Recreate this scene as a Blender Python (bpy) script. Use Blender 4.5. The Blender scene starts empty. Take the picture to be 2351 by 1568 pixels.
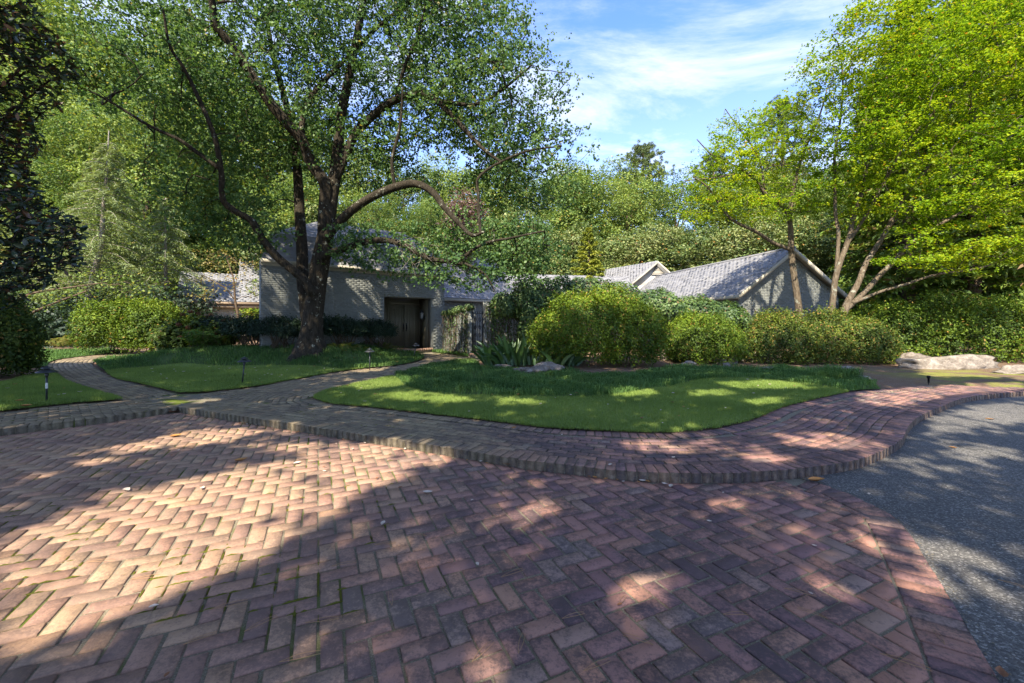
import bpy, math, random
import numpy as np
from mathutils import Vector, Matrix, noise as mnoise
from mathutils.geometry import tessellate_polygon

random.seed(5)
RNG = np.random.RandomState(11)
SC = bpy.context.scene
COL = SC.collection
PI = math.pi

# ------------------------------------------------------------------ camera, sky, sun, exposure
F, H, HY, CX = 972.0, 1.42, 733.0, 1175.5      # focal length, eye height, horizon and centre in units of a 2351 wide picture
cam = bpy.data.cameras.new('camera'); camo = bpy.data.objects.new('camera', cam); COL.objects.link(camo)
camo.location = (0, 0, H); camo.rotation_euler = (PI/2, 0, 0)
cam.sensor_width = 36; cam.lens = 36*F/2351; cam.shift_y = -(784-HY)/2351
cam.clip_start = 0.05; cam.clip_end = 1500
SC.camera = camo
SUN = Vector((-0.36, -1.0, 1.12)).normalized()
sl = bpy.data.lights.new('sun', 'SUN'); sl.energy = 3.7; sl.angle = math.radians(0.6); sl.color = (1.0, 0.885, 0.70)
so = bpy.data.objects.new('sun', sl); COL.objects.link(so); so.rotation_euler = SUN.to_track_quat('Z', 'Y').to_euler(); so.location = (-10, -20, 30)
W = bpy.data.worlds.new('World'); SC.world = W; W.use_nodes = True
nt = W.node_tree; nt.nodes.clear()
def wn(t, **k):
    n = nt.nodes.new(t)
    for a, b in k.items(): setattr(n, a, b)
    return n
sky = wn('ShaderNodeTexSky', sky_type='NISHITA', sun_disc=False)
sky.sun_elevation = math.asin(SUN.z); sky.sun_rotation = math.atan2(SUN.x, SUN.y); sky.air_density = 1.0; sky.dust_density = 0.4; sky.ozone_density = 1.6
tc = wn('ShaderNodeTexCoord'); sx = wn('ShaderNodeSeparateXYZ'); nt.links.new(tc.outputs['Generated'], sx.inputs[0])
ad = wn('ShaderNodeMath', operation='ADD'); ad.inputs[1].default_value = 0.22; nt.links.new(sx.outputs['Z'], ad.inputs[0])
mx = wn('ShaderNodeMath', operation='MAXIMUM'); mx.inputs[1].default_value = 0.08; nt.links.new(ad.outputs[0], mx.inputs[0])
dx = wn('ShaderNodeMath', operation='DIVIDE'); dy = wn('ShaderNodeMath', operation='DIVIDE')
nt.links.new(sx.outputs['X'], dx.inputs[0]); nt.links.new(mx.outputs[0], dx.inputs[1]); nt.links.new(sx.outputs['Y'], dy.inputs[0]); nt.links.new(mx.outputs[0], dy.inputs[1])
cb = wn('ShaderNodeCombineXYZ'); nt.links.new(dx.outputs[0], cb.inputs[0]); nt.links.new(dy.outputs[0], cb.inputs[1])
mp = wn('ShaderNodeMapping'); mp.inputs['Rotation'].default_value = (0, 0, 0.5); mp.inputs['Scale'].default_value = (1.0, 1.9, 1); mp.inputs['Location'].default_value = (3.0, 2.3, 0)
nt.links.new(cb.outputs[0], mp.inputs[0])
n1 = wn('ShaderNodeTexNoise'); n1.inputs['Scale'].default_value = 1.35; n1.inputs['Detail'].default_value = 9; n1.inputs['Roughness'].default_value = 0.66; n1.inputs['Distortion'].default_value = 0.5
nt.links.new(mp.outputs[0], n1.inputs['Vector'])
rp = wn('ShaderNodeMapRange'); rp.inputs['From Min'].default_value = 0.37; rp.inputs['From Max'].default_value = 0.72; rp.interpolation_type = 'SMOOTHSTEP'; nt.links.new(n1.outputs['Fac'], rp.inputs['Value'])
hz = wn('ShaderNodeMapRange'); hz.inputs['From Min'].default_value = 0.05; hz.inputs['From Max'].default_value = 0.55; hz.inputs['To Min'].default_value = 0.62; hz.inputs['To Max'].default_value = 0.0; nt.links.new(sx.outputs['Z'], hz.inputs['Value'])
am = wn('ShaderNodeMath', operation='MAXIMUM'); nt.links.new(rp.outputs[0], am.inputs[0]); nt.links.new(hz.outputs[0], am.inputs[1])
sc_ = wn('ShaderNodeMath', operation='MULTIPLY'); sc_.inputs[1].default_value = 0.9; nt.links.new(am.outputs[0], sc_.inputs[0])
mxc = wn('ShaderNodeMixRGB'); mxc.inputs['Color2'].default_value = (2.35, 2.5, 2.8, 1)
tn = wn('ShaderNodeMixRGB', blend_type='MULTIPLY'); tn.inputs['Fac'].default_value = 1; tn.inputs['Color2'].default_value = (0.50, 0.63, 0.93, 1); nt.links.new(sky.outputs[0], tn.inputs['Color1'])
nt.links.new(sc_.outputs[0], mxc.inputs['Fac']); nt.links.new(tn.outputs[0], mxc.inputs['Color1'])
bg = wn('ShaderNodeBackground'); bg.inputs['Strength'].default_value = 0.14; nt.links.new(mxc.outputs[0], bg.inputs['Color'])
wo = wn('ShaderNodeOutputWorld'); nt.links.new(bg.outputs[0], wo.inputs['Surface'])
SC.view_settings.view_transform = 'Standard'; SC.view_settings.look = 'None'; SC.view_settings.gamma = 1; SC.view_settings.exposure = 1.95
SC.view_settings.use_curve_mapping = False
cy = SC.cycles
cy.max_bounces = 6; cy.diffuse_bounces = 4; cy.glossy_bounces = 2; cy.transmission_bounces = 4; cy.transparent_max_bounces = 6; cy.caustics_reflective = False; cy.caustics_refractive = False
SC.render.use_persistent_data = False

# ------------------------------------------------------------------ helpers
def G(x, y, z=0.0):
    d = F*(H-z)/(y-HY); return np.array([(x-CX)*d/F, d, z])
def P(x, y, d):
    return np.array([(x-CX)*d/F, d, H-(y-HY)*d/F])
def toD(p):
    p = np.asarray(p, float); d = np.maximum(p[..., 1], 0.05)
    return CX+F*p[..., 0]/d, HY-F*(p[..., 2]-H)/d
def nrm(v):
    v = np.asarray(v, float); return v/np.maximum(np.linalg.norm(v, axis=-1, keepdims=True), 1e-9)
def sstep(a, b, x):
    t = np.clip((np.asarray(x, float)-a)/(b-a), 0, 1); return t*t*(3-2*t)
def gz(X, Y):
    X = np.asarray(X, float); Y = np.asarray(Y, float)
    m = sstep(11.4, 13.0, Y)*sstep(-3.5, -5.6, X)*sstep(-13.0, -9.5, X)
    z = 0.105+0.42*m
    z = z+0.22*sstep(12.2, 17, Y)*sstep(1.5, 4, X)
    z = z+0.012*np.sin(X*1.7+0.4)*np.cos(Y*1.3)*sstep(8, 9.5, Y)
    return z
def link(o, name=None, parent=None, label=None, cat=None, group=None, kind=None):
    COL.objects.link(o)
    if parent is not None:
        o.parent = parent
        if parent.get('_w') is not None: o.matrix_parent_inverse = Matrix.Translation(-Vector(parent['_w']))
    if label: o['label'] = label
    if cat: o['category'] = cat
    if group: o['group'] = group
    if kind: o['kind'] = kind
    return o
WROOT = []
def thing(name, label, cat, loc=(0, 0, 0), group=None, world=True):
    o = bpy.data.objects.new(name, None); o.empty_display_size = 0.2; COL.objects.link(o); o.location = tuple(float(a) for a in loc)
    o['label'] = label; o['category'] = cat
    if group: o['group'] = group
    if world: o['_w'] = [float(a) for a in loc]; WROOT.append(o)
    return o
def mkmesh(name, V, Fs, mat, tint=None, smooth=False, midx=None):
    V = np.asarray(V, np.float32).reshape(-1, 3)
    if isinstance(Fs, np.ndarray): Fs = [Fs]
    Fs = [np.asarray(f, np.int32) for f in Fs if len(f)]
    me = bpy.data.meshes.new(name)
    tot = np.concatenate([np.full(len(f), f.shape[1], np.int32) for f in Fs]) if Fs else np.zeros(0, np.int32)
    loops = np.concatenate([f.ravel() for f in Fs]) if Fs else np.zeros(0, np.int32)
    me.vertices.add(len(V)); me.vertices.foreach_set('co', V.ravel())
    me.loops.add(len(loops)); me.loops.foreach_set('vertex_index', loops)
    me.polygons.add(len(tot)); st = np.zeros(len(tot), np.int32); st[1:] = np.cumsum(tot)[:-1]
    me.polygons.foreach_set('loop_start', st); me.polygons.foreach_set('loop_total', tot)
    for m in (mat if isinstance(mat, (list, tuple)) else [mat]): me.materials.append(m)
    if midx is not None: me.polygons.foreach_set('material_index', np.asarray(midx, np.int32))
    if smooth: me.polygons.foreach_set('use_smooth', np.ones(len(tot), bool))
    me.update(calc_edges=True)
    if tint is not None:
        a = me.attributes.new('tint', 'FLOAT', 'FACE')
        a.data.foreach_set('value', np.broadcast_to(np.asarray(tint, np.float32), (len(tot),)).copy())
    return me
def mobj(name, V, Fs, mat, parent=None, tint=None, smooth=False, midx=None, **k):
    return link(bpy.data.objects.new(name, mkmesh(name, V, Fs, mat, tint, smooth, midx)), parent=parent, **k)
class MB:
    "collects shapes into one mesh"
    def __init__(s): s.V = []; s.F = {}; s.n = 0
    def add(s, V, Fs):
        V = np.asarray(V, float).reshape(-1, 3)
        for f in (Fs if isinstance(Fs, list) else [Fs]):
            f = np.asarray(f, int)
            if len(f): s.F.setdefault(f.shape[1], []).append(f+s.n)
        s.V.append(V); s.n += len(V); return s
    def box(s, c, d, rz=0.0, rx=0.0, ry=0.0):
        v = np.array([[x, y, z] for z in (-.5, .5) for y in (-.5, .5) for x in (-.5, .5)])*np.array(d)
        if rx or ry:
            M = np.array(Matrix.Rotation(ry, 3, 'Y') @ Matrix.Rotation(rx, 3, 'X')); v = v@M.T
        ca, sa = math.cos(rz), math.sin(rz); v = np.stack([v[:, 0]*ca-v[:, 1]*sa, v[:, 0]*sa+v[:, 1]*ca, v[:, 2]], 1)+np.array(c)
        return s.add(v, np.array([[0, 2, 3, 1], [4, 5, 7, 6], [0, 1, 5, 4], [2, 6, 7, 3], [0, 4, 6, 2], [1, 3, 7, 5]]))
    def prism(s, poly, z0, z1):
        n = len(poly); v = np.array([[p[0], p[1], z0] for p in poly]+[[p[0], p[1], z1] for p in poly])
        s.add(v, [np.array([[i, (i+1) % n, n+(i+1) % n, n+i] for i in range(n)]), np.array([list(range(n, 2*n))]), np.array([list(range(n))[::-1]])])
        return s
    def hexa(s, v8):   # bottom 4 then top 4, both counter-clockwise
        return s.add(np.array(v8, float), np.array([[0, 3, 2, 1], [4, 5, 6, 7], [0, 1, 5, 4], [1, 2, 6, 5], [2, 3, 7, 6], [3, 0, 4, 7]]))
    def tube(s, pts, rad, n=8, cap=True, wob=0.0, fl=None):
        V, Q = tube(pts, rad, n, wob, fl); k = s.n; s.add(V, Q)
        if cap:
            m = len(pts); s.F.setdefault(n, []).append(np.array([[k+i for i in range(n)][::-1], [k+(m-1)*n+i for i in range(n)]]))
        return s
    def lathe(s, c, prof, n=16):
        prof = np.array(prof, float); a = np.arange(n)*2*PI/n
        V = np.stack([np.outer(prof[:, 0], np.cos(a)), np.outer(prof[:, 0], np.sin(a)), np.repeat(prof[:, 1][:, None], n, 1)], 2).reshape(-1, 3)+np.array(c)
        Q = [[i*n+j, i*n+(j+1) % n, (i+1)*n+(j+1) % n, (i+1)*n+j] for i in range(len(prof)-1) for j in range(n)]
        return s.add(V, np.array(Q))
    def obj(s, name, mat, parent=None, tint=None, smooth=False, **k):
        V = np.concatenate(s.V); Fs = [np.concatenate(f) for _, f in sorted(s.F.items())]
        return mobj(name, V, Fs, mat, parent, tint, smooth, **k)
def tube(pts, rad, n=8, wob=0.0, fl=None):
    pts = np.asarray(pts, float); m = len(pts); rad = np.broadcast_to(np.asarray(rad, float), (m,))
    T = np.gradient(pts, axis=0); T = nrm(T)
    ref = np.array([0.31, 0.22, 0.92]) if abs(T[0, 2]) < 0.9 else np.array([1.0, 0.1, 0.05])
    A = nrm(np.cross(T, ref)); B = np.cross(T, A)
    a = np.arange(n)*2*PI/n
    rr = rad[:, None]*np.ones((m, n))
    if wob:
        ph = np.cumsum(RNG.randn(m, 1)*0.12, axis=0)
        rr = rr*(1+wob*(0.5*np.sin(3*a[None]+ph*3)+0.35*np.sin(5*a[None]+1.3+ph*2)+0.4*np.sin(11*a[None]+ph*4)+0.25*RNG.randn(1, n)))
    if fl is not None: rr = rr*(1+np.asarray(fl)[:, None]*(0.5+0.5*np.sin(5*a[None]+0.7)))
    V = pts[:, None]+rr[:, :, None]*(np.cos(a)[None, :, None]*A[:, None]+np.sin(a)[None, :, None]*B[:, None])
    i = np.arange(m-1)[:, None]*n; j = np.arange(n)[None]
    Q = np.stack([i+j, i+(j+1) % n, i+n+(j+1) % n, i+n+j], 2).reshape(-1, 4)
    return V.reshape(-1, 3), Q
def cat(pts, n=8, closed=False):
    p = np.asarray(pts, float); k = len(p); out = []
    ext = np.vstack([2*p[0]-p[1], p, 2*p[-1]-p[-2]])
    for i in range(k-1):
        p0, p1, p2, p3 = ext[i:i+4]
        for t in np.arange(n)/n:
            out.append(0.5*((2*p1)+(-p0+p2)*t+(2*p0-5*p1+4*p2-p3)*t*t+(-p0+3*p1-3*p2+p3)*t**3))
    out.append(p[-1]); return np.array(out)
def inpoly(pts, poly):
    x, y = np.asarray(pts)[..., 0], np.asarray(pts)[..., 1]; r = np.zeros(x.shape, bool); q = np.asarray(poly)
    for i in range(len(q)):
        x1, y1 = q[i-1][:2]; x2, y2 = q[i][:2]
        if y1 == y2: continue
        c = ((y1 > y) != (y2 > y)) & (x < (x2-x1)*(y-y1)/(y2-y1)+x1); r ^= c
    return r
def near(pts, line, closed=False):
    "nearest point on a polyline: distance, point, segment index"
    p = np.asarray(pts, float)[..., :2].reshape(-1, 2); L = np.asarray(line, float)[:, :2]
    if closed: L = np.vstack([L, L[:1]])
    bd = np.full(len(p), 1e9); bp = np.zeros((len(p), 2)); bi = np.zeros(len(p), int)
    for i in range(len(L)-1):
        a, b = L[i], L[i+1]; ab = b-a; t = np.clip(((p-a)@ab)/max(ab@ab, 1e-12), 0, 1); q = a+t[:, None]*ab
        d = np.hypot(*(p-q).T); m = d < bd; bd[m] = d[m]; bp[m] = q[m]; bi[m] = i
    return bd, bp, bi
def resample(line, step):
    L = np.asarray(line, float); s = np.r_[0, np.cumsum(np.linalg.norm(np.diff(L[:, :2], axis=0), axis=1))]
    n = max(2, int(round(s[-1]/step))+1); t = np.linspace(0, s[-1], n)
    return np.stack([np.interp(t, s, L[:, k]) for k in range(L.shape[1])], 1)
def offset(line, d):
    L = resample(np.asarray(line)[:, :2], 0.05); T = nrm(np.gradient(L, axis=0)); Nn = np.stack([-T[:, 1], T[:, 0]], 1)
    return L+Nn*d
def sheet(name, poly, step, zf, mat, **k):
    "a fine grid cut to a polygon, its rim snapped to the outline"
    poly = np.asarray(poly)[:, :2]; mn = poly.min(0)-step; mxx = poly.max(0)+step
    xs = np.arange(mn[0], mxx[0]+step, step); ys = np.arange(mn[1], mxx[1]+step, step)
    X, Y = np.meshgrid(xs, ys); p = np.stack([X.ravel(), Y.ravel()], 1); ins = inpoly(p, poly)
    I = ins.reshape(X.shape); ok = I[:-1, :-1] | I[1:, :-1] | I[:-1, 1:] | I[1:, 1:]
    idx = np.arange(len(p)).reshape(X.shape); Q = np.stack([idx[:-1, :-1], idx[:-1, 1:], idx[1:, 1:], idx[1:, :-1]], 2)[ok]
    used = np.zeros(len(p), bool); used[Q.ravel()] = True; mv = used & ~ins
    _, q, _ = near(p[mv], poly, True); p[mv] = q
    re = np.cumsum(used)-1; V = np.c_[p[used], zf(p[used][:, 0], p[used][:, 1])]
    return mobj(name, V, re[Q], mat, smooth=True, **k)

# ------------------------------------------------------------------ materials
class NM:
    def __init__(s, name):
        s.m = bpy.data.materials.new(name); s.m.use_nodes = True; s.t = s.m.node_tree; s.t.nodes.clear(); s.out = s.n('ShaderNodeOutputMaterial')
        s.pos = s.n('ShaderNodeNewGeometry').outputs['Position']
    def n(s, t, **k):
        a = s.t.nodes.new(t)
        for x, y in k.items(): setattr(a, x, y)
        return a
    def l(s, a, b): s.t.links.new(a, b)
    def tint(s): return s.n('ShaderNodeAttribute', attribute_name='tint').outputs['Fac']
    def noise(s, scale, detail=3, rough=0.55, vec=None, out='Fac', dist=0.0):
        a = s.n('ShaderNodeTexNoise'); a.inputs['Scale'].default_value = scale; a.inputs['Detail'].default_value = detail; a.inputs['Roughness'].default_value = rough; a.inputs['Distortion'].default_value = dist
        s.l(vec if vec is not None else s.pos, a.inputs['Vector']); return a.outputs[out]
    def mapv(s, sc):
        a = s.n('ShaderNodeMapping'); a.inputs['Scale'].default_value = sc; s.l(s.pos, a.inputs[0]); return a.outputs[0]
    def ramp(s, fac, stops, interp='LINEAR'):
        a = s.n('ShaderNodeValToRGB'); cr = a.color_ramp; cr.interpolation = interp
        while len(cr.elements) < len(stops): cr.elements.new(0.5)
        for e, (p, c) in zip(cr.elements, stops): e.position = p; e.color = (*c, 1) if len(c) == 3 else c
        s.l(fac, a.inputs[0]); return a.outputs[0]
    def rng(s, fac, a, b, c=0.0, d=1.0):
        r = s.n('ShaderNodeMapRange', interpolation_type='SMOOTHSTEP')
        for k, v in zip(('From Min', 'From Max', 'To Min', 'To Max'), (a, b, c, d)): r.inputs[k].default_value = v
        s.l(fac, r.inputs['Value']); return r.outputs[0]
    def mix(s, fac, a, b, mode='MIX'):
        r = s.n('ShaderNodeMixRGB', blend_type=mode)
        for i, v in (('Fac', fac), ('Color1', a), ('Color2', b)):
            if isinstance(v, (int, float)): r.inputs[i].default_value = v
            elif isinstance(v, tuple): r.inputs[i].default_value = (*v, 1)
            else: s.l(v, r.inputs[i])
        return r.outputs[0]
    def math(s, op, a, b=0.0):
        r = s.n('ShaderNodeMath', operation=op)
        for i, v in enumerate((a, b)):
            if isinstance(v, (int, float)): r.inputs[i].default_value = v
            else: s.l(v, r.inputs[i])
        return r.outputs[0]
    def bump(s, h, strength, dist):
        b = s.n('ShaderNodeBump'); b.inputs['Strength'].default_value = strength; b.inputs['Distance'].default_value = dist; s.l(h, b.inputs['Height']); return b.outputs[0]
    def pr(s, col, rough=0.8, normal=None, metal=0.0, spec=0.3):
        p = s.n('ShaderNodeBsdfPrincipled')
        for i, v in (('Base Color', col), ('Roughness', rough), ('Metallic', metal), ('Specular IOR Level', spec)):
            if isinstance(v, (int, float)): p.inputs[i].default_value = v
            elif isinstance(v, tuple): p.inputs[i].default_value = (*v, 1)
            else: s.l(v, p.inputs[i])
        if normal is not None: s.l(normal, p.inputs['Normal'])
        s.l(p.outputs[0], s.out.inputs['Surface']); return s.m
def leafmat(name, cols, trans=0.35, gloss=0.06, rough=0.45, yel=(1.25, 1.2, 0.6)):
    s = NM(name); t = s.tint(); k = len(cols)
    c = s.ramp(t, [(i/(k-1), cols[i]) for i in range(k)])
    c = s.mix(1.0, c, s.ramp(s.noise(0.9, 2), [(0.3, (0.78, 0.8, 0.8)), (0.7, (1.2, 1.15, 1.1))]), 'MULTIPLY')
    d = s.n('ShaderNodeBsdfDiffuse'); s.l(c, d.inputs[0])
    tr = s.n('ShaderNodeBsdfTranslucent'); s.l(s.mix(1.0, c, yel, 'MULTIPLY'), tr.inputs[0])
    m1 = s.n('ShaderNodeMixShader'); m1.inputs[0].default_value = trans; s.l(d.outputs[0], m1.inputs[1]); s.l(tr.outputs[0], m1.inputs[2])
    g = s.n('ShaderNodeBsdfGlossy'); g.inputs['Roughness'].default_value = rough+0.15; g.inputs[0].default_value = (0.9, 0.95, 1, 1)
    m2 = s.n('ShaderNodeMixShader'); m2.inputs[0].default_value = gloss*0.45; s.l(m1.outputs[0], m2.inputs[1]); s.l(g.outputs[0], m2.inputs[2])
    s.l(m2.outputs[0], s.out.inputs['Surface']); return s.m
def plain(name, col, rough=0.7, metal=0.0, var=0.15, sc=8, bump=0.0):
    s = NM(name); n = s.noise(sc, 5)
    c = s.mix(n, tuple(a*(1-var) for a in col), tuple(min(1, a*(1+var)) for a in col))
    return s.pr(c, rough, s.bump(s.noise(sc*6, 4), bump, 0.01) if bump else None, metal)
def m_brick(name, paving=True):
    s = NM(name); t = s.tint()
    base = s.ramp(t, [(0, (0.19, 0.11, 0.115)), (0.25, (0.30, 0.165, 0.145)), (0.45, (0.36, 0.19, 0.14)), (0.65, (0.26, 0.145, 0.14)), (0.8, (0.37, 0.20, 0.14)), (0.95, (0.25, 0.19, 0.17)), (1, (0.46, 0.25, 0.14))])
    sp = s.n('ShaderNodeSeparateXYZ'); s.l(s.pos, sp.inputs[0])
    xl = s.math('ADD', sp.outputs[0], s.math('MULTIPLY', s.noise(0.6, 2), 1.6))
    left = s.rng(xl, 1.6, -1.6)
    tan = s.ramp(t, [(0, (0.29, 0.185, 0.13)), (0.25, (0.40, 0.27, 0.17)), (0.5, (0.34, 0.21, 0.15)), (0.75, (0.43, 0.31, 0.19)), (1, (0.38, 0.24, 0.15))])
    c = s.mix(s.math('MULTIPLY', left, 0.72), base, tan)
    if not paving:
        far = s.rng(xl, 2.2, -0.4); olive = s.ramp(t, [(0, (0.19, 0.155, 0.095)), (0.5, (0.25, 0.205, 0.125)), (1, (0.30, 0.25, 0.15))]); c = s.mix(s.math('MULTIPLY', far, 0.85), c, olive)
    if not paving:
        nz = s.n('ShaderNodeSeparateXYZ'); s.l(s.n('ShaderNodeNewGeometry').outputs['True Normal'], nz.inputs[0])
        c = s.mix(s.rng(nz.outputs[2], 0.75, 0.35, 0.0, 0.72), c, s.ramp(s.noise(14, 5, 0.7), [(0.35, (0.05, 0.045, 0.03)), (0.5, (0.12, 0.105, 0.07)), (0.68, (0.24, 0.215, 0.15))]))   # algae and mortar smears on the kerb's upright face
    # grime: fine dark specks in soft patches
    big = s.noise(1.3, 3); mid = s.noise(9, 4); fine = s.noise(75, 6, 0.7)
    crust = s.noise(30, 7, 0.75); th = s.math('ADD', s.math('ADD', s.math('MULTIPLY', fine, 0.5), s.math('MULTIPLY', crust, 0.7)), s.math('ADD', s.math('MULTIPLY', big, 0.55), s.math('MULTIPLY', mid, 0.45)))
    th = s.math('ADD', th, s.math('MULTIPLY', s.math('FRACT', s.math('MULTIPLY', t, 13.7)), 0.13))
    st = s.rng(th, 1.06, 1.29)
    st = s.math('MULTIPLY', st, s.rng(left, 0.0, 1.0, 0.78, 0.42))
    c = s.mix(st, c, (0.07, 0.058, 0.062))
    c = s.mix(s.rng(s.noise(22, 5, 0.7), 0.62, 0.75, 0, 0.35), c, (0.36, 0.29, 0.24))
    h = s.math('ADD', fine, s.math('MULTIPLY', crust, 2.5))
    return s.pr(c, s.rng(fine, 0.2, 0.8, 0.95, 0.75), s.bump(h, 0.55, 0.006), spec=0.18)
M = {}
M['brick'] = m_brick('paving_brick')
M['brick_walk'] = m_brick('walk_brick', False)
def m_mortar():
    s = NM('mortar'); sp = s.n('ShaderNodeSeparateXYZ'); s.l(s.pos, sp.inputs[0])
    g = s.noise(160, 3); c = s.ramp(g, [(0.3, (0.13, 0.11, 0.08)), (0.55, (0.20, 0.175, 0.13)), (0.75, (0.33, 0.30, 0.24))])
    left = s.rng(sp.outputs[0], 1.5, -2.5, 0.0, 1.0)
    moss = s.math('MULTIPLY', s.rng(s.noise(1.7, 3), 0.5, 0.62), left)
    c = s.mix(moss, c, (0.09, 0.12, 0.02))
    return s.pr(c, 0.95, s.bump(g, 0.5, 0.004), spec=0.1)
M['mortar'] = m_mortar()
def m_asphalt():
    s = NM('asphalt'); v = s.n('ShaderNodeTexVoronoi'); v.inputs['Scale'].default_value = 105; s.l(s.pos, v.inputs['Vector'])
    cell = s.n('ShaderNodeSeparateColor'); s.l(v.outputs['Color'], cell.inputs[0])
    c = s.ramp(cell.outputs[0], [(0, (0.055, 0.053, 0.05)), (0.45, (0.085, 0.082, 0.078)), (0.75, (0.12, 0.117, 0.112)), (0.95, (0.20, 0.195, 0.185)), (1, (0.29, 0.28, 0.26))])
    c = s.mix(s.rng(s.noise(0.8, 4), 0.3, 0.75), c, s.mix(1.0, c, (1.35, 1.33, 1.3), 'MULTIPLY'))
    c = s.mix(s.rng(s.noise(260, 2), 0.45, 0.6, 0, 0.5), c, (0.05, 0.05, 0.055))
    cv = s.n('ShaderNodeTexVoronoi', feature='DISTANCE_TO_EDGE'); cv.inputs['Scale'].default_value = 0.45
    wp = s.n('ShaderNodeVectorMath', operation='ADD'); s.l(s.pos, wp.inputs[0]); s.l(s.mix(1.0, s.noise(2.5, 5, 0.7, out='Color'), (0.5, 0.5, 0.5), 'MULTIPLY'), wp.inputs[1]); s.l(wp.outputs[0], cv.inputs['Vector'])
    c = s.mix(s.math('MULTIPLY', s.rng(cv.outputs['Distance'], 0.006, 0.001), s.rng(s.noise(0.7, 2), 0.45, 0.6)), c, (0.03, 0.03, 0.03))
    return s.pr(c, 0.85, s.bump(s.math('SUBTRACT', 1.0, v.outputs['Distance']), 0.6, 0.005), spec=0.25)
M['asphalt'] = m_asphalt()
def m_soil():
    s = NM('soil'); n = s.noise(5, 6, 0.7); f = s.noise(60, 5, 0.7)
    c = s.ramp(f, [(0.25, (0.07, 0.045, 0.03)), (0.5, (0.16, 0.105, 0.07)), (0.7, (0.28, 0.19, 0.13))])
    c = s.mix(s.rng(n, 0.45, 0.65, 0, 0.5), c, (0.20, 0.17, 0.13))
    sp = s.n('ShaderNodeSeparateXYZ'); s.l(s.pos, sp.inputs[0])
    moss = s.math('MULTIPLY', s.rng(sp.outputs[0], 8.0, 10.5), s.rng(s.noise(1.6, 5), 0.40, 0.56)); near_ = s.rng(sp.outputs[1], 11.5, 10.6)
    c = s.mix(s.math('MULTIPLY', moss, near_), c, s.ramp(f, [(0.3, (0.12, 0.13, 0.03)), (0.7, (0.30, 0.29, 0.08))]))
    return s.pr(c, 0.95, s.bump(s.math('ADD', n, f), 0.8, 0.03), spec=0.1)
M['soil'] = m_soil()
def m_turf(name, a, b, c3):
    s = NM(name); f = s.noise(220, 3, 0.7); n = s.noise(2.2, 4)
    c = s.ramp(s.math('ADD', s.math('MULTIPLY', f, 0.6), s.math('MULTIPLY', n, 0.4)), [(0.3, a), (0.5, b), (0.7, c3)])
    return s.pr(c, 0.9, s.bump(f, 0.8, 0.01), spec=0.1)
M['turf'] = m_turf('turf', (0.095, 0.14, 0.035), (0.14, 0.20, 0.05), (0.20, 0.26, 0.085))
M['bedturf'] = m_turf('bed_turf', (0.035, 0.06, 0.018), (0.055, 0.09, 0.025), (0.08, 0.12, 0.035))
M['blade'] = leafmat('lawn_blade', [(0.12, 0.19, 0.04), (0.17, 0.25, 0.055), (0.225, 0.31, 0.075), (0.35, 0.37, 0.17)], 0.3, 0.03)
M['mondo'] = leafmat('mondo_blade', [(0.05, 0.11, 0.035), (0.09, 0.18, 0.05), (0.145, 0.25, 0.07), (0.25, 0.34, 0.12)], 0.3, 0.02)
M['maple_big'] = leafmat('shade_tree_leaf', [(0.045, 0.10, 0.035), (0.065, 0.14, 0.045), (0.095, 0.18, 0.058), (0.15, 0.24, 0.075), (0.30, 0.24, 0.06)], 0.42, 0.04, 0.4)
M['maple_jp'] = leafmat('japanese_maple_leaf', [(0.07, 0.16, 0.012), (0.13, 0.25, 0.014), (0.22, 0.34, 0.016), (0.38, 0.44, 0.02), (0.42, 0.20, 0.03)], 0.45, 0.02)
M['azalea'] = leafmat('azalea_leaf', [(0.03, 0.06, 0.008), (0.07, 0.12, 0.01), (0.115, 0.19, 0.014), (0.22, 0.29, 0.022), (0.28, 0.17, 0.04)], 0.25, 0.035)
M['azalea2'] = leafmat('azalea_leaf_olive', [(0.03, 0.055, 0.011), (0.06, 0.10, 0.015), (0.11, 0.155, 0.02), (0.20, 0.235, 0.028), (0.28, 0.17, 0.05)], 0.25, 0.035)
M['dark'] = leafmat('evergreen_leaf', [(0.012, 0.025, 0.012), (0.02, 0.042, 0.018), (0.035, 0.07, 0.03)], 0.12, 0.05, 0.4)
M['magnolia'] = leafmat('magnolia_leaf', [(0.012, 0.028, 0.014), (0.02, 0.045, 0.018), (0.03, 0.06, 0.028), (0.10, 0.05, 0.02), (0.13, 0.06, 0.025)], 0.06, 0.16, 0.28)
M['ivy'] = leafmat('ivy_leaf', [(0.02, 0.05, 0.012), (0.04, 0.09, 0.018), (0.075, 0.14, 0.028), (0.13, 0.19, 0.04), (0.20, 0.12, 0.06)], 0.25, 0.08)
M['wood1'] = leafmat('woodland_leaf', [(0.045, 0.095, 0.025), (0.085, 0.155, 0.035), (0.15, 0.225, 0.05), (0.25, 0.32, 0.075), (0.36, 0.27, 0.06)], 0.36, 0.03)
M['wood2'] = leafmat('woodland_magnolia_leaf', [(0.04, 0.075, 0.02), (0.075, 0.125, 0.03), (0.135, 0.19, 0.05), (0.24, 0.27, 0.10), (0.40, 0.20, 0.04)], 0.25, 0.05)
M['pine'] = leafmat('pine_needle', [(0.05, 0.08, 0.025), (0.09, 0.13, 0.035), (0.15, 0.19, 0.055)], 0.2, 0.05)
M['deodar'] = leafmat('pale_conifer_needle', [(0.14, 0.20, 0.08), (0.22, 0.29, 0.12), (0.33, 0.39, 0.19)], 0.3, 0.04)
M['cypress'] = leafmat('cryptomeria_needle', [(0.04, 0.09, 0.015), (0.09, 0.16, 0.02), (0.16, 0.23, 0.03), (0.18, 0.09, 0.045)], 0.25, 0.05)
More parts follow.
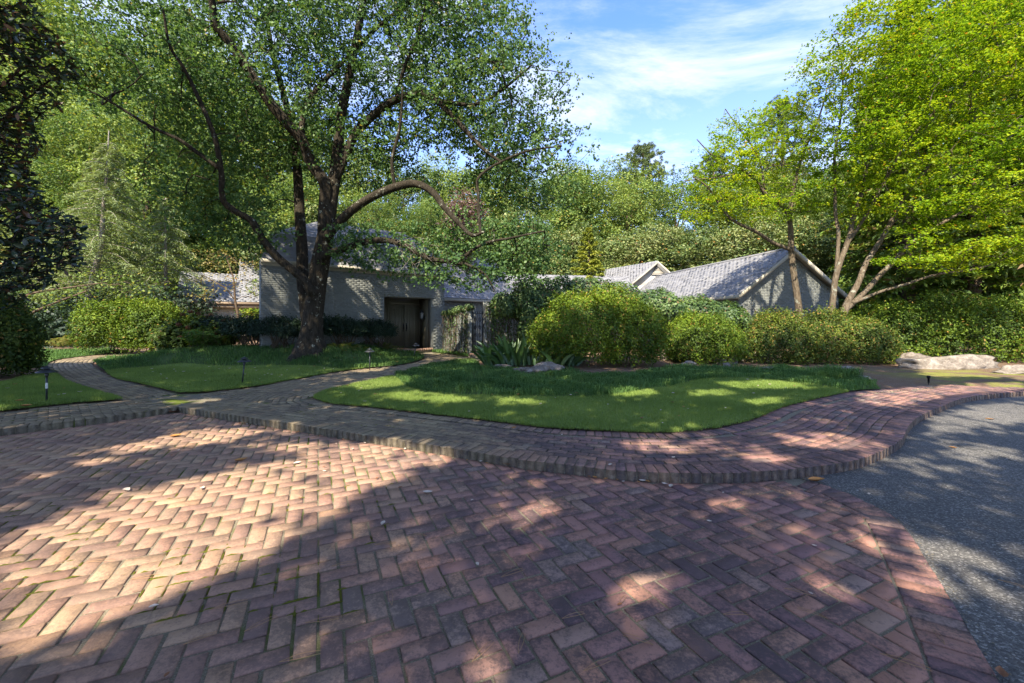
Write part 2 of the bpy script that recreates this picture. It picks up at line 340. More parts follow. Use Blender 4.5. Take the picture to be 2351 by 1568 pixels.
M['goldcon'] = leafmat('golden_conifer_needle', [(0.15, 0.20, 0.03), (0.24, 0.28, 0.04), (0.33, 0.34, 0.06)], 0.3, 0.04)
M['fern'] = leafmat('fern_leaf', [(0.04, 0.10, 0.015), (0.07, 0.15, 0.02), (0.12, 0.20, 0.03), (0.22, 0.18, 0.05)], 0.35, 0.03)
M['strap'] = leafmat('strap_leaf', [(0.02, 0.06, 0.012), (0.04, 0.10, 0.018), (0.075, 0.15, 0.03), (0.16, 0.22, 0.05)], 0.22, 0.12, 0.35)
M['yellowtree'] = leafmat('pale_yellow_leaf', [(0.15, 0.16, 0.05), (0.25, 0.23, 0.08), (0.33, 0.28, 0.10), (0.30, 0.14, 0.04)], 0.35, 0.04)
M['head'] = leafmat('dried_flower', [(0.07, 0.03, 0.02), (0.12, 0.05, 0.03), (0.18, 0.08, 0.05)], 0.1, 0.02)
M['purple'] = leafmat('purple_leaf', [(0.10, 0.06, 0.06), (0.20, 0.13, 0.13), (0.30, 0.2, 0.2)], 0.3, 0.05)
def m_bark(name, a, b, lich=0.0, v=(9, 9, 2.2)):
    s = NM(name); vec = s.mapv(v); f = s.noise(2.2, 6, 0.65, vec, dist=0.4)
    c = s.ramp(f, [(0.3, a), (0.7, b)])
    if lich: c = s.mix(s.rng(s.noise(5, 6, 0.75), 0.60-lich*0.12, 0.66), c, (0.30, 0.31, 0.25))
    return s.pr(c, 0.95, s.bump(f, 1.0, 0.06), spec=0.1)
M['bark'] = m_bark('bark', (0.014, 0.012, 0.009), (0.062, 0.052, 0.038), 0.12)
M['bark_grey'] = m_bark('bark_grey', (0.09, 0.085, 0.07), (0.22, 0.20, 0.17), 0.9)
M['bark_maple'] = m_bark('bark_maple', (0.06, 0.047, 0.032), (0.20, 0.16, 0.115), 0.3)
M['bark_far'] = m_bark('bark_far', (0.07, 0.05, 0.035), (0.18, 0.13, 0.09))
M['bark_pale'] = m_bark('bark_pale', (0.20, 0.17, 0.14), (0.42, 0.38, 0.32), 0.5)
M['twig'] = plain('twig', (0.10, 0.075, 0.05), 0.9)
def m_paint():
    s = NM('painted_brick'); n = s.noise(1.2, 5); f = s.noise(45, 4); t = s.tint()
    c = s.mix(n, (0.165, 0.178, 0.17), (0.215, 0.227, 0.212)); c = s.mix(0.35, c, s.ramp(t, [(0, (0.15, 0.162, 0.155)), (1, (0.24, 0.25, 0.235))]))
    return s.pr(c, 0.75, s.bump(f, 0.3, 0.004), spec=0.25)
M['paint'] = m_paint()
def m_shingle():
    s = NM('slate_shingle'); t = s.tint(); c = s.ramp(t, [(0, (0.175, 0.178, 0.19)), (0.5, (0.20, 0.203, 0.215)), (1, (0.23, 0.233, 0.245))])
    c = s.mix(s.rng(s.noise(3, 5), 0.5, 0.8, 0, 0.4), c, (0.33, 0.32, 0.30))
    return s.pr(c, 0.8, s.bump(s.noise(90, 3), 0.4, 0.004), spec=0.25)
M['shingle'] = m_shingle()
M['trim'] = plain('trim_paint', (0.40, 0.37, 0.30), 0.6, var=0.08)
M['trim_tan'] = plain('tan_fascia', (0.36, 0.27, 0.18), 0.6, var=0.1)
M['cream'] = plain('cream_brick', (0.58, 0.55, 0.48), 0.7, var=0.08)
M['door'] = plain('door_paint', (0.13, 0.118, 0.082), 0.5, var=0.08)
M['door_dark'] = plain('door_groove', (0.12, 0.105, 0.075), 0.6)
M['iron'] = plain('black_iron', (0.012, 0.012, 0.013), 0.45, 0.6)
M['lampmetal'] = plain('weathered_bronze', (0.06, 0.065, 0.07), 0.45, 0.7, 0.3, 20)
M['tape'] = plain('white_tape', (0.6, 0.6, 0.58), 0.5, 0, 0.3, 60)
gl = NM('frosted_glass'); M['glass'] = gl.pr((0.35, 0.36, 0.36), 0.25, spec=0.5)
def m_rock(name, a, b, c3):
    s = NM(name); n = s.noise(3.5, 7, 0.65, dist=0.6); f = s.noise(22, 6, 0.7)
    c = s.ramp(s.math('ADD', s.math('MULTIPLY', n, 0.6), s.math('MULTIPLY', f, 0.4)), [(0.35, a), (0.5, b), (0.62, c3)])
    return s.pr(c, 0.92, s.bump(s.math('ADD', s.math('MULTIPLY', n, 2), f), 0.8, 0.03), spec=0.15)
M['rock'] = m_rock('grey_rock', (0.075, 0.062, 0.052), (0.17, 0.145, 0.12), (0.29, 0.255, 0.22))
M['rock_pale'] = m_rock('pale_rock', (0.10, 0.085, 0.07), (0.22, 0.19, 0.16), (0.36, 0.32, 0.27))
M['l_orange'] = plain('dry_leaf_orange', (0.42, 0.20, 0.06), 0.7, var=0.3, sc=60)
M['l_pale'] = plain('dry_leaf_pale', (0.55, 0.46, 0.38), 0.7, var=0.2, sc=60)
M['l_brown'] = plain('dry_leaf_brown', (0.22, 0.10, 0.05), 0.8, var=0.3, sc=60)
M['needle'] = plain('dry_pine_needle', (0.34, 0.20, 0.10), 0.8, var=0.2, sc=60)
M['moss'] = m_turf('moss', (0.07, 0.075, 0.015), (0.12, 0.125, 0.02), (0.19, 0.19, 0.035))
# ------------------------------------------------------------------ ground, drive, walks
ZW = 0.08      # height of the walk above the drive
Kd = [(-520,1069),(-150,1021),(0,1000.6),(140.6,983.7),(250,969.4),(409,946)]
Kd2 = [(409,946),(549.5,968.5),(612,978.3),(842,1015),(1056,1050),(1193,1074),(1302,1087),(1426.6,1101),(1543.6,1106.7),(1683.5,1106.7),(1823,1097),(1959,1077.5),(2035,1048),(2072,1023),(2082,1000),(2103,975),(2159,945.7),(2228.5,921),(2351,909),(2500,901),(2800,889)]
kerbL = cat([G(*p)[:2] for p in Kd], 10); kerbR = cat([G(*p)[:2] for p in Kd2], 10)
kerb = np.vstack([kerbL, kerbR[1:]])
W_ = lambda L: [G(x, y, ZW)[:2] for x, y in L]
lawn_low = [(723,916),(740,922),(770,929),(858,936.6),(945.5,947),(995,953),(1112,966),(1258.5,983.6),(1400,991.5),(1500,995),(1560,993.5),(1635,986),(1700,972),(1740,960),(1792,937),(1862,919.6),(1946,900.4)]
lawn_up = [(723,916),(730,907),(765,895),(828.5,881),(901.7,866.5),(916,863.5),(975,842.9),(1033,834),(1092,831)]
low = cat(W_(lawn_low), 6); up = cat(W_(lawn_up), 6)
right_edge = cat(W_([(1946,900.4),(2023,893.4),(2100,887),(2176,883),(2351,888),(2700,884)]), 5)
mid_low = cat(W_([(416,903),(497.7,898.8),(612,884),(652.8,875),(770,854.6),(843,845.8),(916,838.5),(960,829),(974,821),(966,814.5),(942.7,808.5)]), 6)
pl_r = cat(W_([(416,903),(322,881),(263.5,866.6),(234,852),(213,838),(218,826),(245,818),(285,815),(340,812.5)]), 6)
pl_l = cat(W_([(281,918),(205,896),(146,875),(118,858),(108,845),(113,833),(146,824),(234,814),(263,811.5),(340,809)]), 6)
left_low = cat(W_([(-300,983),(-150,962),(0,945.6),(146,929.5),(281,918)]), 6)
gate_e = W_([(1105,823),(1082,817.5),(1050,812),(1017,808),(992,806.5),(942.7,808.5)])
PAVE = np.vstack([kerb, right_edge[::-1], low[::-1], up[1:], np.array(gate_e), mid_low[::-1], pl_r[1:], pl_l[::-1], left_low[::-1][1:]])
def flat(name, poly, z, mat, **k):
    p = [Vector((a[0], a[1], 0)) for a in poly]; tris = tessellate_polygon([p])
    return mobj(name, np.array([[a[0], a[1], z] for a in poly]), np.array([[c, b, a] for a, b, c in tris] if False else [list(t) for t in tris]), mat, **k)
# far ground to the horizon
MB().add([[-400, -60, -0.09], [400, -60, -0.09], [400, 500, -0.09], [-400, 500, -0.09]], np.array([[0, 1, 2, 3]])).obj('ground', M['soil'], kind='structure')
# bare soil of the beds, following the slope
ext = np.array([[60, kerb[-1][1]], [60, 60], [-60, 60], [-60, kerb[0][1]]])
bedpoly = np.vstack([offset(kerb, 0.12), ext])
def bedz(X, Y):
    p = np.stack([X, Y], 1); i = inpoly(p, PAVE); d, _, _ = near(p, PAVE, True)
    z = gz(X, Y)-0.012-0.05*sstep(10.6, 11.6, Y)*sstep(-2.6, -3.4, X)
    return np.where(i, np.where(d > 0.01, 0.02, 0.07), z)
sheet('soil_bed', bedpoly, 0.42, bedz, M['soil'], kind='structure')
walk = flat('brick_walk', PAVE, ZW-0.014, M['mortar'], kind='structure')
bord_out = cat([G(*p)[:2] for p in [(1854,1103),(1924,1124),(1998,1157),(2050,1183),(2092,1229.5),(2131,1292),(2189.5,1385),(2248,1487),(2295,1568),(2380,1740),(2500,2000)]], 8)
d0 = np.array([G(1800, 1101)[:2]]); drive_poly = np.vstack([offset(kerbL, 0.05), offset(kerbR, 0.05)[:int(len(offset(kerbR, .05))*0.70)]])
# the drive: everything on this side of the kerb and left of the border
iK = int(np.argmin(np.hypot(*(kerb-bord_out[0]).T)))
drv = np.vstack([kerb[:iK+1], bord_out, [[2.0, -3.0], [-9, -3.0], [-12, 3.0]]])
drive = flat('brick_drive', drv, -0.008, M['mortar'], kind='structure')
asph = np.vstack([bord_out[::-1], kerb[iK:], [[30, kerb[-1][1]], [30, -6], [2.0, -6]]])
flat('asphalt_road', asph, -0.004, M['asphalt'], kind='structure')

# unit pieces (48 worn variants) shared by every brick
def variants(n, seed, jit, ch, bottom=False):
    r = np.random.RandomState(seed); out = []
    for i in range(n):
        v = []
        for z, ins in ((-.5, 0), (.5-ch[2], 0), (.5, 1)):
            for sx_, sy_ in ((-1, -1), (1, -1), (1, 1), (-1, 1)):
                v.append([sx_*(.5-ins*ch[0]*(0.6+0.8*r.rand())), sy_*(.5-ins*ch[1]*(0.6+0.8*r.rand())), z])
        v = np.array(v); v[:, :2] += r.randn(12, 2)*jit
        v[8:, 2] += r.randn(4)*jit*1.5
        q = [[a+i4, a+(i4+1) % 4, a+4+(i4+1) % 4, a+4+i4] for a in (0, 4) for i4 in range(4)]+[[8, 9, 10, 11]]
        out.append((v, np.array(q), (i+0.5)/n))
    r.shuffle(out); return out
VB = variants(48, 3, 0.006, (0.018, 0.036, 0.09)); VK = variants(48, 5, 0.006, (0.014, 0.03, 0.025)); VK = [(v, q, .25+.5*t) for v, q, t in VK]
class Pieces:
    def __init__(s, mat, var=VB): s.p = []; s.cut = []; s.mat = mat; s.var = var; s.r = np.random.RandomState(9)
    def add(s, c, ax, dims, up_=(0, 0, 1), vi=None):
        s.p.append((np.array(c, float), nrm(ax), nrm(up_), np.array(dims, float), s.r.randint(len(s.var)) if vi is None else vi))
    def build(s, name, parent, limit=300, rest=None, vis=None):
        if not s.p: return
        def key(q):
            if q[0][1] < 0.3: return 1e9
            x, y = toD(q[0]); out = 0 if (-15 < x < 2366 and -15 < y < 1583) else 1e6
            return out+np.linalg.norm(q[0]-np.array([0, 0, H]))
        ps = sorted(s.p, key=key)
        cache = {}
        for c, a, u, d, vi in ps[:limit]:
            v, q, t = s.var[vi]
            if vi not in cache: cache[vi] = mkmesh(name, v, q, s.mat, t)
            o = bpy.data.objects.new(name, cache[vi]); COL.objects.link(o)
            b = np.cross(u, a); Mx = Matrix(((a[0]*d[0], b[0]*d[1], u[0]*d[2], c[0]), (a[1]*d[0], b[1]*d[1], u[1]*d[2], c[1]), (a[2]*d[0], b[2]*d[1], u[2]*d[2], c[2]), (0, 0, 0, 1)))
            o.matrix_world = Mx
            if parent is not None:
                o.parent = parent
                if parent.get('_w') is not None: o.matrix_parent_inverse = Matrix.Translation(-Vector(parent['_w']))
        ps = ps[limit:]
        if ps:
            V = []; Q = []; T = []; n = 0
            for c, a, u, d, vi in ps:
                v, q, t = s.var[vi]; b = np.cross(u, a)
                V.append(c+(v*d)@np.array([a, b, u])); Q.append(q+n); n += len(v); T += [t]*len(q)
            mobj(rest or name, np.concatenate(V), np.concatenate(Q), s.mat, parent, np.array(T), kind='stuff')
def clip(poly, p, n):
    out = []
    for i in range(len(poly)):
        a, b = poly[i-1], poly[i]; da, db = (a-p)@n, (b-p)@n
        if da >= 0: out.append(a)
        if (da >= 0) != (db >= 0): out.append(a+(b-a)*da/(da-db))
    return out
def chamfer_prism(mb, poly, z0, z1, c=0.004):
    poly = np.array(poly); ce = poly.mean(0); n = len(poly); ins = ce+(poly-ce)*(1-c/np.maximum(np.hypot(*(poly-ce).T), .02))[:, None]
    v = np.vstack([np.c_[poly, np.full(n, z0)], np.c_[poly, np.full(n, z1-c)], np.c_[ins, np.full(n, z1)]])
    q = np.array([[a*n+i, a*n+(i+1) % n, (a+1)*n+(i+1) % n, (a+1)*n+i] for a in (0, 1) for i in range(n)])
    mb.add(v, [q, np.array([[2*n+i for i in range(n)]])])
# herringbone of the drive
bord_in = offset(bord_out, -0.215)
kk = offset(kerb, -0.012)
iKi = int(np.argmin(np.hypot(*(kk-bord_in[0]).T)))
field = np.vstack([kk[:iKi+1], bord_in[(bord_in[:, 1] < kk[iKi][1]-0.01)], [[1.9, -3], [-9, -3.0], [-12, 3.0]]])
a_ = nrm(np.array([-0.4575, 1.0])); b_ = np.array([a_[1], -a_[0]]); m_ = 0.1045
pcs = Pieces(M['brick']); cutn = 0; cuts = MB(); cutT = []
rr = np.random.RandomState(4)
for i in range(-140, 140):
    for j in range(-20, 130):
        k = (i+j) % 4
        if k == 0: c = (i+1.0)*m_*b_+(j+.5)*m_*a_; ax, lat = b_, a_
        elif k == 2: c = (i+.5)*m_*b_+(j+1.0)*m_*a_; ax, lat = a_, b_
        else: continue
        if c[1] < 0.55 or c[0] < -9 or c[0] > 4.5 or abs(c[0]) > 1.6*c[1]+1.0: continue
        g = 0.011+0.005*rr.rand()
        ax = nrm(ax+lat*rr.randn()*0.012); lat = np.array([-ax[1], ax[0]]); c = c+rr.randn(2)*0.0014
        L, Wd = 2*m_-g, m_-g
        cs = np.array([c+ax*L/2*sx_+lat*Wd/2*sy_ for sx_, sy_ in ((-1, -1), (1, -1), (1, 1), (-1, 1))])
        ins = inpoly(cs, field); dz = rr.randn()*0.0016
        if ins.all(): pcs.add([c[0], c[1], -0.03+dz], [ax[0], ax[1], rr.randn()*0.006], [L, Wd, 0.06], nrm([rr.randn()*.008, rr.randn()*.008, 1]))
        elif ins.any():
            poly = list(cs); dd, q, si = near(cs, field, True); w = int(np.argmin(dd)); seg = si[w]
            p1, p2 = field[seg], field[(seg+1) % len(field)]; t = nrm(p2-p1); nn = np.array([-t[1], t[0]])
            inside_pt = c if inpoly(c[None], field)[0] else cs[ins][0]
            if (inside_pt-p1)@nn < 0: nn = -nn
            poly = clip(poly, p1+nn*0.004, nn)
            if len(poly) >= 3:
                P2 = np.array(poly); area = abs(0.5*np.sum(P2[:, 0]*np.roll(P2[:, 1], -1)-P2[:, 1]*np.roll(P2[:, 0], -1)))
                if area > 0.0012:
                    if np.sum(P2[:, 0]*np.roll(P2[:, 1], -1)-P2[:, 1]*np.roll(P2[:, 0], -1)) < 0: P2 = P2[::-1]
                    nb = sum(len(f) for fs in cuts.F.values() for f in fs)
                    chamfer_prism(cuts, P2, -0.06, dz, 0.005); cutn += 1
pcs.build('brick', drive, 260, 'far_bricks')
cuts.obj('cut_bricks', M['brick'], drive, tint=0.45, kind='stuff')
# row of bricks laid across a line (kerb, borders)
def soldiers(line, pitch, depth_, h, ztop, pcs, off=0.0, gap=0.009, side=1):
    L = resample(np.asarray(line)[:, :2], pitch)
    for i in range(len(L)-1):
        a, b = L[i], L[i+1]; t = nrm(b-a); n = np.array([-t[1], t[0]])*side; c = (a+b)/2+n*(depth_/2+off)
        pcs.add([c[0], c[1], ztop-h/2+rr.randn()*0.0018], [n[0]+rr.randn()*.008, n[1]+rr.randn()*.008, 0], [depth_, np.linalg.norm(b-a)-gap-rr.rand()*.003, h], [rr.randn()*.006, rr.randn()*.006, 1])
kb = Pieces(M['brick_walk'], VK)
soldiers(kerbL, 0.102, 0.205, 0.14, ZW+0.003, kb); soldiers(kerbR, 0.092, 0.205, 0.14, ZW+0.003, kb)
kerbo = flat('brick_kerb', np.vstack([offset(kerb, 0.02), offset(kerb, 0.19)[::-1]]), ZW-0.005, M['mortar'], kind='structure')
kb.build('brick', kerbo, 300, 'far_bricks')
# mortar behind the kerb face
kf = MB(); k0 = offset(kerb, 0.008); kf.add(np.vstack([np.c_[k0, np.full(len(k0), -0.05)], np.c_[k0, np.full(len(k0), ZW-0.012)]]), np.array([[i, i+1, len(k0)+i+1, len(k0)+i] for i in range(len(k0)-1)])); kf.obj('joint_face', M['mortar'], kerbo)
bo = Pieces(M['brick']); soldiers(bord_out[::-1], 0.093, 0.205, 0.06, 0.001, bo, gap=0.010); border = flat('brick_border', np.vstack([bord_out, offset(bord_out, -0.2)[::-1]]), -0.0105, M['mortar'], kind='structure')
bo.build('brick', border, 200, 'far_bricks')
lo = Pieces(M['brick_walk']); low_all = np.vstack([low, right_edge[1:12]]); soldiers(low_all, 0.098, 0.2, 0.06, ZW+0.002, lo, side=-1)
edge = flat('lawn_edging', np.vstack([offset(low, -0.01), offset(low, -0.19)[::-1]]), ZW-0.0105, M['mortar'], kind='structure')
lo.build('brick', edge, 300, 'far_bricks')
# running bond of the walks
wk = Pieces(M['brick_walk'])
occ = {}
PV_in = PAVE
def field_rows(guide, offs, own, phase=0.5):
    for r_i, o_ in enumerate(offs):
        L = offset(guide, o_); s = np.r_[0, np.cumsum(np.hypot(*np.diff(L, axis=0).T))]
        if s[-1] < 0.3: continue
        st = 0.209; t = np.arange((r_i % 2)*st*phase+0.02, s[-1]-st/2, st)
        c = np.stack([np.interp(t, s, L[:, 0]), np.interp(t, s, L[:, 1])], 1); c2 = np.stack([np.interp(t+0.02, s, L[:, 0]), np.interp(t+0.02, s, L[:, 1])], 1)
        ok = inpoly(c, PAVE); dk, _, _ = near(c, kerb); dl, _, _ = near(c, low_all); de, _, _ = near(c, PAVE, True)
        ok &= (dk > 0.255) & (dl > 0.25) & (de > 0.045)
        for p, q, g in zip(c, c2, ok):
            if not g or not own(p): continue
            t_ = nrm(q-p)
            ci = (int(math.floor(p[0]/0.1)), int(math.floor(p[1]/0.1))); bad = False
            for ii in range(-2, 3):
                for jj in range(-2, 3):
                    for o2 in occ.get((ci[0]+ii, ci[1]+jj), ()):
                        d = o2-p; al = abs(d@t_); pe = abs(d[0]*t_[1]-d[1]*t_[0])
                        if al < 0.185 and pe < 0.088: bad = True
            if bad: continue
            occ.setdefault(ci, []).append(p)
            wk.add([p[0], p[1], ZW-0.03+rr.randn()*0.0018], [t_[0], t_[1], rr.randn()*.008], [0.198, 0.0935, 0.06], nrm([rr.randn()*.01, rr.randn()*.01, 1]))
def Dc(p): return toD(np.array([p[0], p[1], ZW]))
def own_left(p):
    x, y = Dc(p); return x < 420 and y < 918-(x-281)*0.111 and y < 922
def own_up(p):
    x, y = Dc(p)
    if own_left(p): return False
    return x < 1120 and y < np.interp(x, [300, 416, 723, 780], [906, 908, 932, 925]) and not (x < 520 and y > 905)
def own_l(p):
    if own_left(p) or own_up(p): return False
    x, y = Dc(p); return x < 420 and near(p[None], kerbL)[0][0] < near(p[None], kerbR)[0][0]+0.02
def own_r(p): return not (own_left(p) or own_up(p) or own_l(p))
tipg = np.vstack([low[:14][::-1], up[1:]])
field_rows(pl_l, -(np.arange(30)*0.104+0.06), own_left)
field_rows(tipg, np.arange(34)*0.104+0.07, own_up)
field_rows(kerbL, np.arange(22)*0.104+0.262, own_l)
field_rows(kerbR, np.arange(44)*0.104+0.262, own_r)
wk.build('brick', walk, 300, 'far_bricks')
# steps at the door and gate are built with the house
# moss in the joints on the left
mm = MB(); r2 = np.random.RandomState(21); cnt = 0
while cnt < 420:
    if r2.rand() < 0.55: x, y = r2.uniform(-20, 1000), r2.uniform(862, 1000); z = ZW
    else: x, y = r2.uniform(0, 900), r2.uniform(960, 1420)**1; z = 0
    p = G(x, y, z)
    if z > 0 and not inpoly(p[None, :2], PAVE)[0]: continue
    if z == 0 and not inpoly(p[None, :2], field)[0]: continue
    if mnoise.noise(Vector((p[0]*1.5, p[1]*1.5, 3.0))) < 0.05: continue
    if z > 0: a = nrm(kerbL[-1]-kerbL[-20]) if r2.rand() < .7 else nrm(kerbR[20]-kerbR[0])
    else:
        # snap to a herringbone joint
        u = p[:2]@b_/m_; v = p[:2]@a_/m_
        if r2.rand() < .5: u = round(u); a = a_
        else: v = round(v); a = b_
        p[:2] = (u*b_+v*a_)*m_
    L, w = r2.uniform(.015, .05), r2.uniform(.003, .007); n = np.array([-a[1], a[0]])
    k = 6; ang = np.arange(k)*2*PI/k; ring = [[*(p[:2]+a*L*math.cos(t)*(0.8+.4*r2.rand())+n*w*math.sin(t)*(.7+.6*r2.rand())), z-0.004] for t in ang]
    mm.add(ring+[[p[0], p[1], z+0.0045]], np.array([[i, (i+1) % k, k] for i in range(k)])); cnt += 1
mm.obj('joint_moss', M['moss'], kind='stuff', smooth=True)
# ------------------------------------------------------------------ the house
def q3(p): return np.array(p, float)
VP = variants(24, 8, 0.004, (0.02, 0.08, 0.25)); VS = variants(24, 12, 0.01, (0.0, 0.03, 0.2))
def brick_face(pcs, A, B, zlo, ztop, out, holes=(), thick=0.018, top=None, sl=0.205, sh=0.0677):
    "courses of brick on the vertical plane from A to B (xy); top(s) gives the wall height"
    A, B = q3(A)[:2], q3(B)[:2]; L = np.hypot(*(B-A)); u = (B-A)/L; n = np.array(out)
    r = 0
    z = zlo+sh/2
    while z < ztop+3:
        s = -(r % 2)*sl/2+sl/2
        hit = False
        while s < L+sl/2:
            s0, s1 = max(s-sl/2, 0), min(s+sl/2, L)
            zt = top((s0+s1)/2) if top else ztop
            if s1-s0 > 0.03 and z+sh*.3 < zt and not any(s1 > h[0]+.01 and s0 < h[1]-.01 and z > h[2] and z < h[3] for h in holes):
                c = A+u*(s0+s1)/2+n*(thick/2-0.002)
                pcs.add([c[0], c[1], z], [n[1]*0+u[0], u[1], 0], [s1-s0-0.007, sh-0.007, thick*(0.9+.25*pcs.r.rand())], [n[0], n[1], 0]); hit = True
            s += sl
        z += sh; r += 1
        if not hit and z > ztop: break
def roofplane(pcs, E0, E1, T0, T1, mbase, expo=0.14, tab=0.30):
    "shingle tabs on the quad eave E0-E1, top T0-T1"
    E0, E1, T0, T1 = map(q3, (E0, E1, T0, T1)); mbase.append((E0, E1, T1, T0))
    rise = np.linalg.norm((T0+T1)/2-(E0+E1)/2); rows = int(rise/expo); u = nrm(E1-E0); n = nrm(np.cross(E1-E0, T0-E0)); n = n if n[2] > 0 else -n
    for r in range(rows):
        f = (r+.5)/rows; a = E0+(T0-E0)*f; b = E1+(T1-E1)*f; L = np.linalg.norm(b-a); v = nrm((T0+T1)/2-(E0+E1)/2)
        k = max(1, int(round(L/tab))); off = (r % 2)*.5
        for i in range(k+1):
            s0, s1 = max(0, (i-off)/k), min(1, (i+1-off)/k)
            if s1-s0 < .15/k: continue
            c = a+(b-a)*(s0+s1)/2+n*(0.012+.003*pcs.r.rand())
            tilt = nrm(n-v*(-0.0)+v*(-0.06)*-1)
            pcs.add(c, u, [(s1-s0)*L-0.006, rise/rows*1.25, 0.016], nrm(n+v*0.07))
def slab(mb, E0, E1, T1, T0, t=0.10):
    v = [q3(a) for a in (E0, E1, T1, T0)]; n = nrm(np.cross(v[1]-v[0], v[3]-v[0])); n = n if n[2] > 0 else -n
    lo_ = [a-n*t for a in v]; mb.hexa(lo_+v)
def wallbox(mb, A, B, z0, zA, zB, out, th=0.25):
    A, B, o = q3(A)[:2], q3(B)[:2], np.array(out); C_, D_ = B-o*th, A-o*th
    mb.hexa([[*A, z0], [*B, z0], [*C_, z0], [*D_, z0], [*A, zA], [*B, zB], [*C_, zB], [*D_, zA]])
def wallpt(x):   # the front wall seen at picture column x
    Y = 1/(1/13.2+(x-600)*(1/17.6-1/13.2)/392); return np.array([(x-CX)*Y/F, Y])
WA, WB = wallpt(600), wallpt(1020); wu = nrm(WB-WA); wout = np.array([wu[1], -wu[0]]); WL = np.hypot(*(WB-WA))
sD0, sD1 = (wallpt(882)-WA)@wu, (wallpt(991)-WA)@wu
house = thing('brick_house', 'long low grey painted brick house with slate grey roofs behind the lawns', 'house', (WA[0], WA[1], 0.1))
ZE = 3.27; LINT = 2.27; TH = 0.235
mb = MB()
wallbox(mb, WA, WA+wu*sD0, -.1, ZE, ZE, wout); wallbox(mb, WA+wu*sD1, WB, -.1, ZE+.0, ZE, wout)
mb.hexa([[*(WA+wu*sD0), LINT], [*(WA+wu*sD1), LINT], [*(WA+wu*sD1-wout*.25), LINT], [*(WA+wu*sD0-wout*.25), LINT]]+[[*(WA+wu*sD0), ZE], [*(WA+wu*sD1), ZE], [*(WA+wu*sD1-wout*.25), ZE], [*(WA+wu*sD0-wout*.25), ZE]])
# left return wall and the right face of the pier
sd = -wout; dl = nrm(np.array([-.40, .92])); dlo = np.array([-dl[1], dl[0]]); wallbox(mb, WA+dl*5, WA+dl*.25, -.1, ZE, ZE, dlo); wallbox(mb, WB+sd*.25, WB+sd*5, -.1, ZE, ZE, wu)
wl = mb.obj('wall', M['paint'], house, tint=.5)
bp = Pieces(M['paint'], VP)
brick_face(bp, WA, WB, .0, ZE-.12, wout, holes=[(sD0, sD1, -1, LINT)])
brick_face(bp, WA+dl*4, WA, .0, ZE-.12, dlo)
bp.build('brick', wl, 300, 'brick_courses')
# recessed porch
rd = 0.95
J0, J1 = WA+wu*sD0, WA+wu*sD1
porch = MB()
porch.hexa([[*(J0+sd*.25), 0], [*(J0+sd*rd), 0], [*(J0+sd*rd-wu*.2), 0], [*(J0+sd*.25-wu*.2), 0], [*(J0+sd*.25), LINT+.1], [*(J0+sd*rd), LINT+.1], [*(J0+sd*rd-wu*.2), LINT+.1], [*(J0+sd*.25-wu*.2), LINT+.1]])
porch.hexa([[*(J1+sd*.25+wu*.2), 0], [*(J1+sd*rd+wu*.2), 0], [*(J1+sd*rd), 0], [*(J1+sd*.25), 0], [*(J1+sd*.25+wu*.2), LINT+.1], [*(J1+sd*rd+wu*.2), LINT+.1], [*(J1+sd*rd), LINT+.1], [*(J1+sd*.25), LINT+.1]])
porch.hexa([[*(J0+sd*rd-wu*.2), 0], [*(J1+sd*rd+wu*.2), 0], [*(J1+sd*(rd+.2)+wu*.2), 0], [*(J0+sd*(rd+.2)-wu*.2), 0], [*(J0+sd*rd-wu*.2), LINT+.1], [*(J1+sd*rd+wu*.2), LINT+.1], [*(J1+sd*(rd+.2)+wu*.2), LINT+.1], [*(J0+sd*(rd+.2)-wu*.2), LINT+.1]])
porch.obj('porch_wall', M['door'], house, tint=.2)
cl = MB(); 
for i in range(10):
    a = sd*(.002+i*(rd-.01)/10); b = sd*((i+1)*(rd-.01)/10-.006)
    cl.hexa([[*(J0+a), LINT+.004], [*(J1+a), LINT+.004], [*(J1+b), LINT+.004], [*(J0+b), LINT+.004], [*(J0+a), LINT+.03], [*(J1+a), LINT+.03], [*(J1+b), LINT+.03], [*(J0+b), LINT+.03]])
cl.obj('porch_ceiling_boards', M['door'], house, kind='stuff')
st_ = MB(); s0_, s1_ = J0-sd*.18+wu*.02, J1-sd*.18-wu*.02
st_.hexa([[*s0_, .03], [*s1_, .03], [*(J1+sd*rd-wu*.02), .03], [*(J0+sd*rd+wu*.02), .03], [*s0_, TH-.03], [*s1_, TH-.03], [*(J1+sd*rd-wu*.02), TH-.03], [*(J0+sd*rd+wu*.02), TH-.03]])
step = st_.obj('porch_step', M['mortar'], house)
sp_ = Pieces(M['brick'])
soldiers(np.array([s0_-sd*.012, s1_-sd*.012]), 0.105, 0.2, 0.06, TH, sp_); soldiers(np.array([s0_+sd*.20, s1_+sd*.20]), 0.205, 0.095, 0.06, TH, sp_)
sp_.build('brick', step, 100, 'far_bricks')
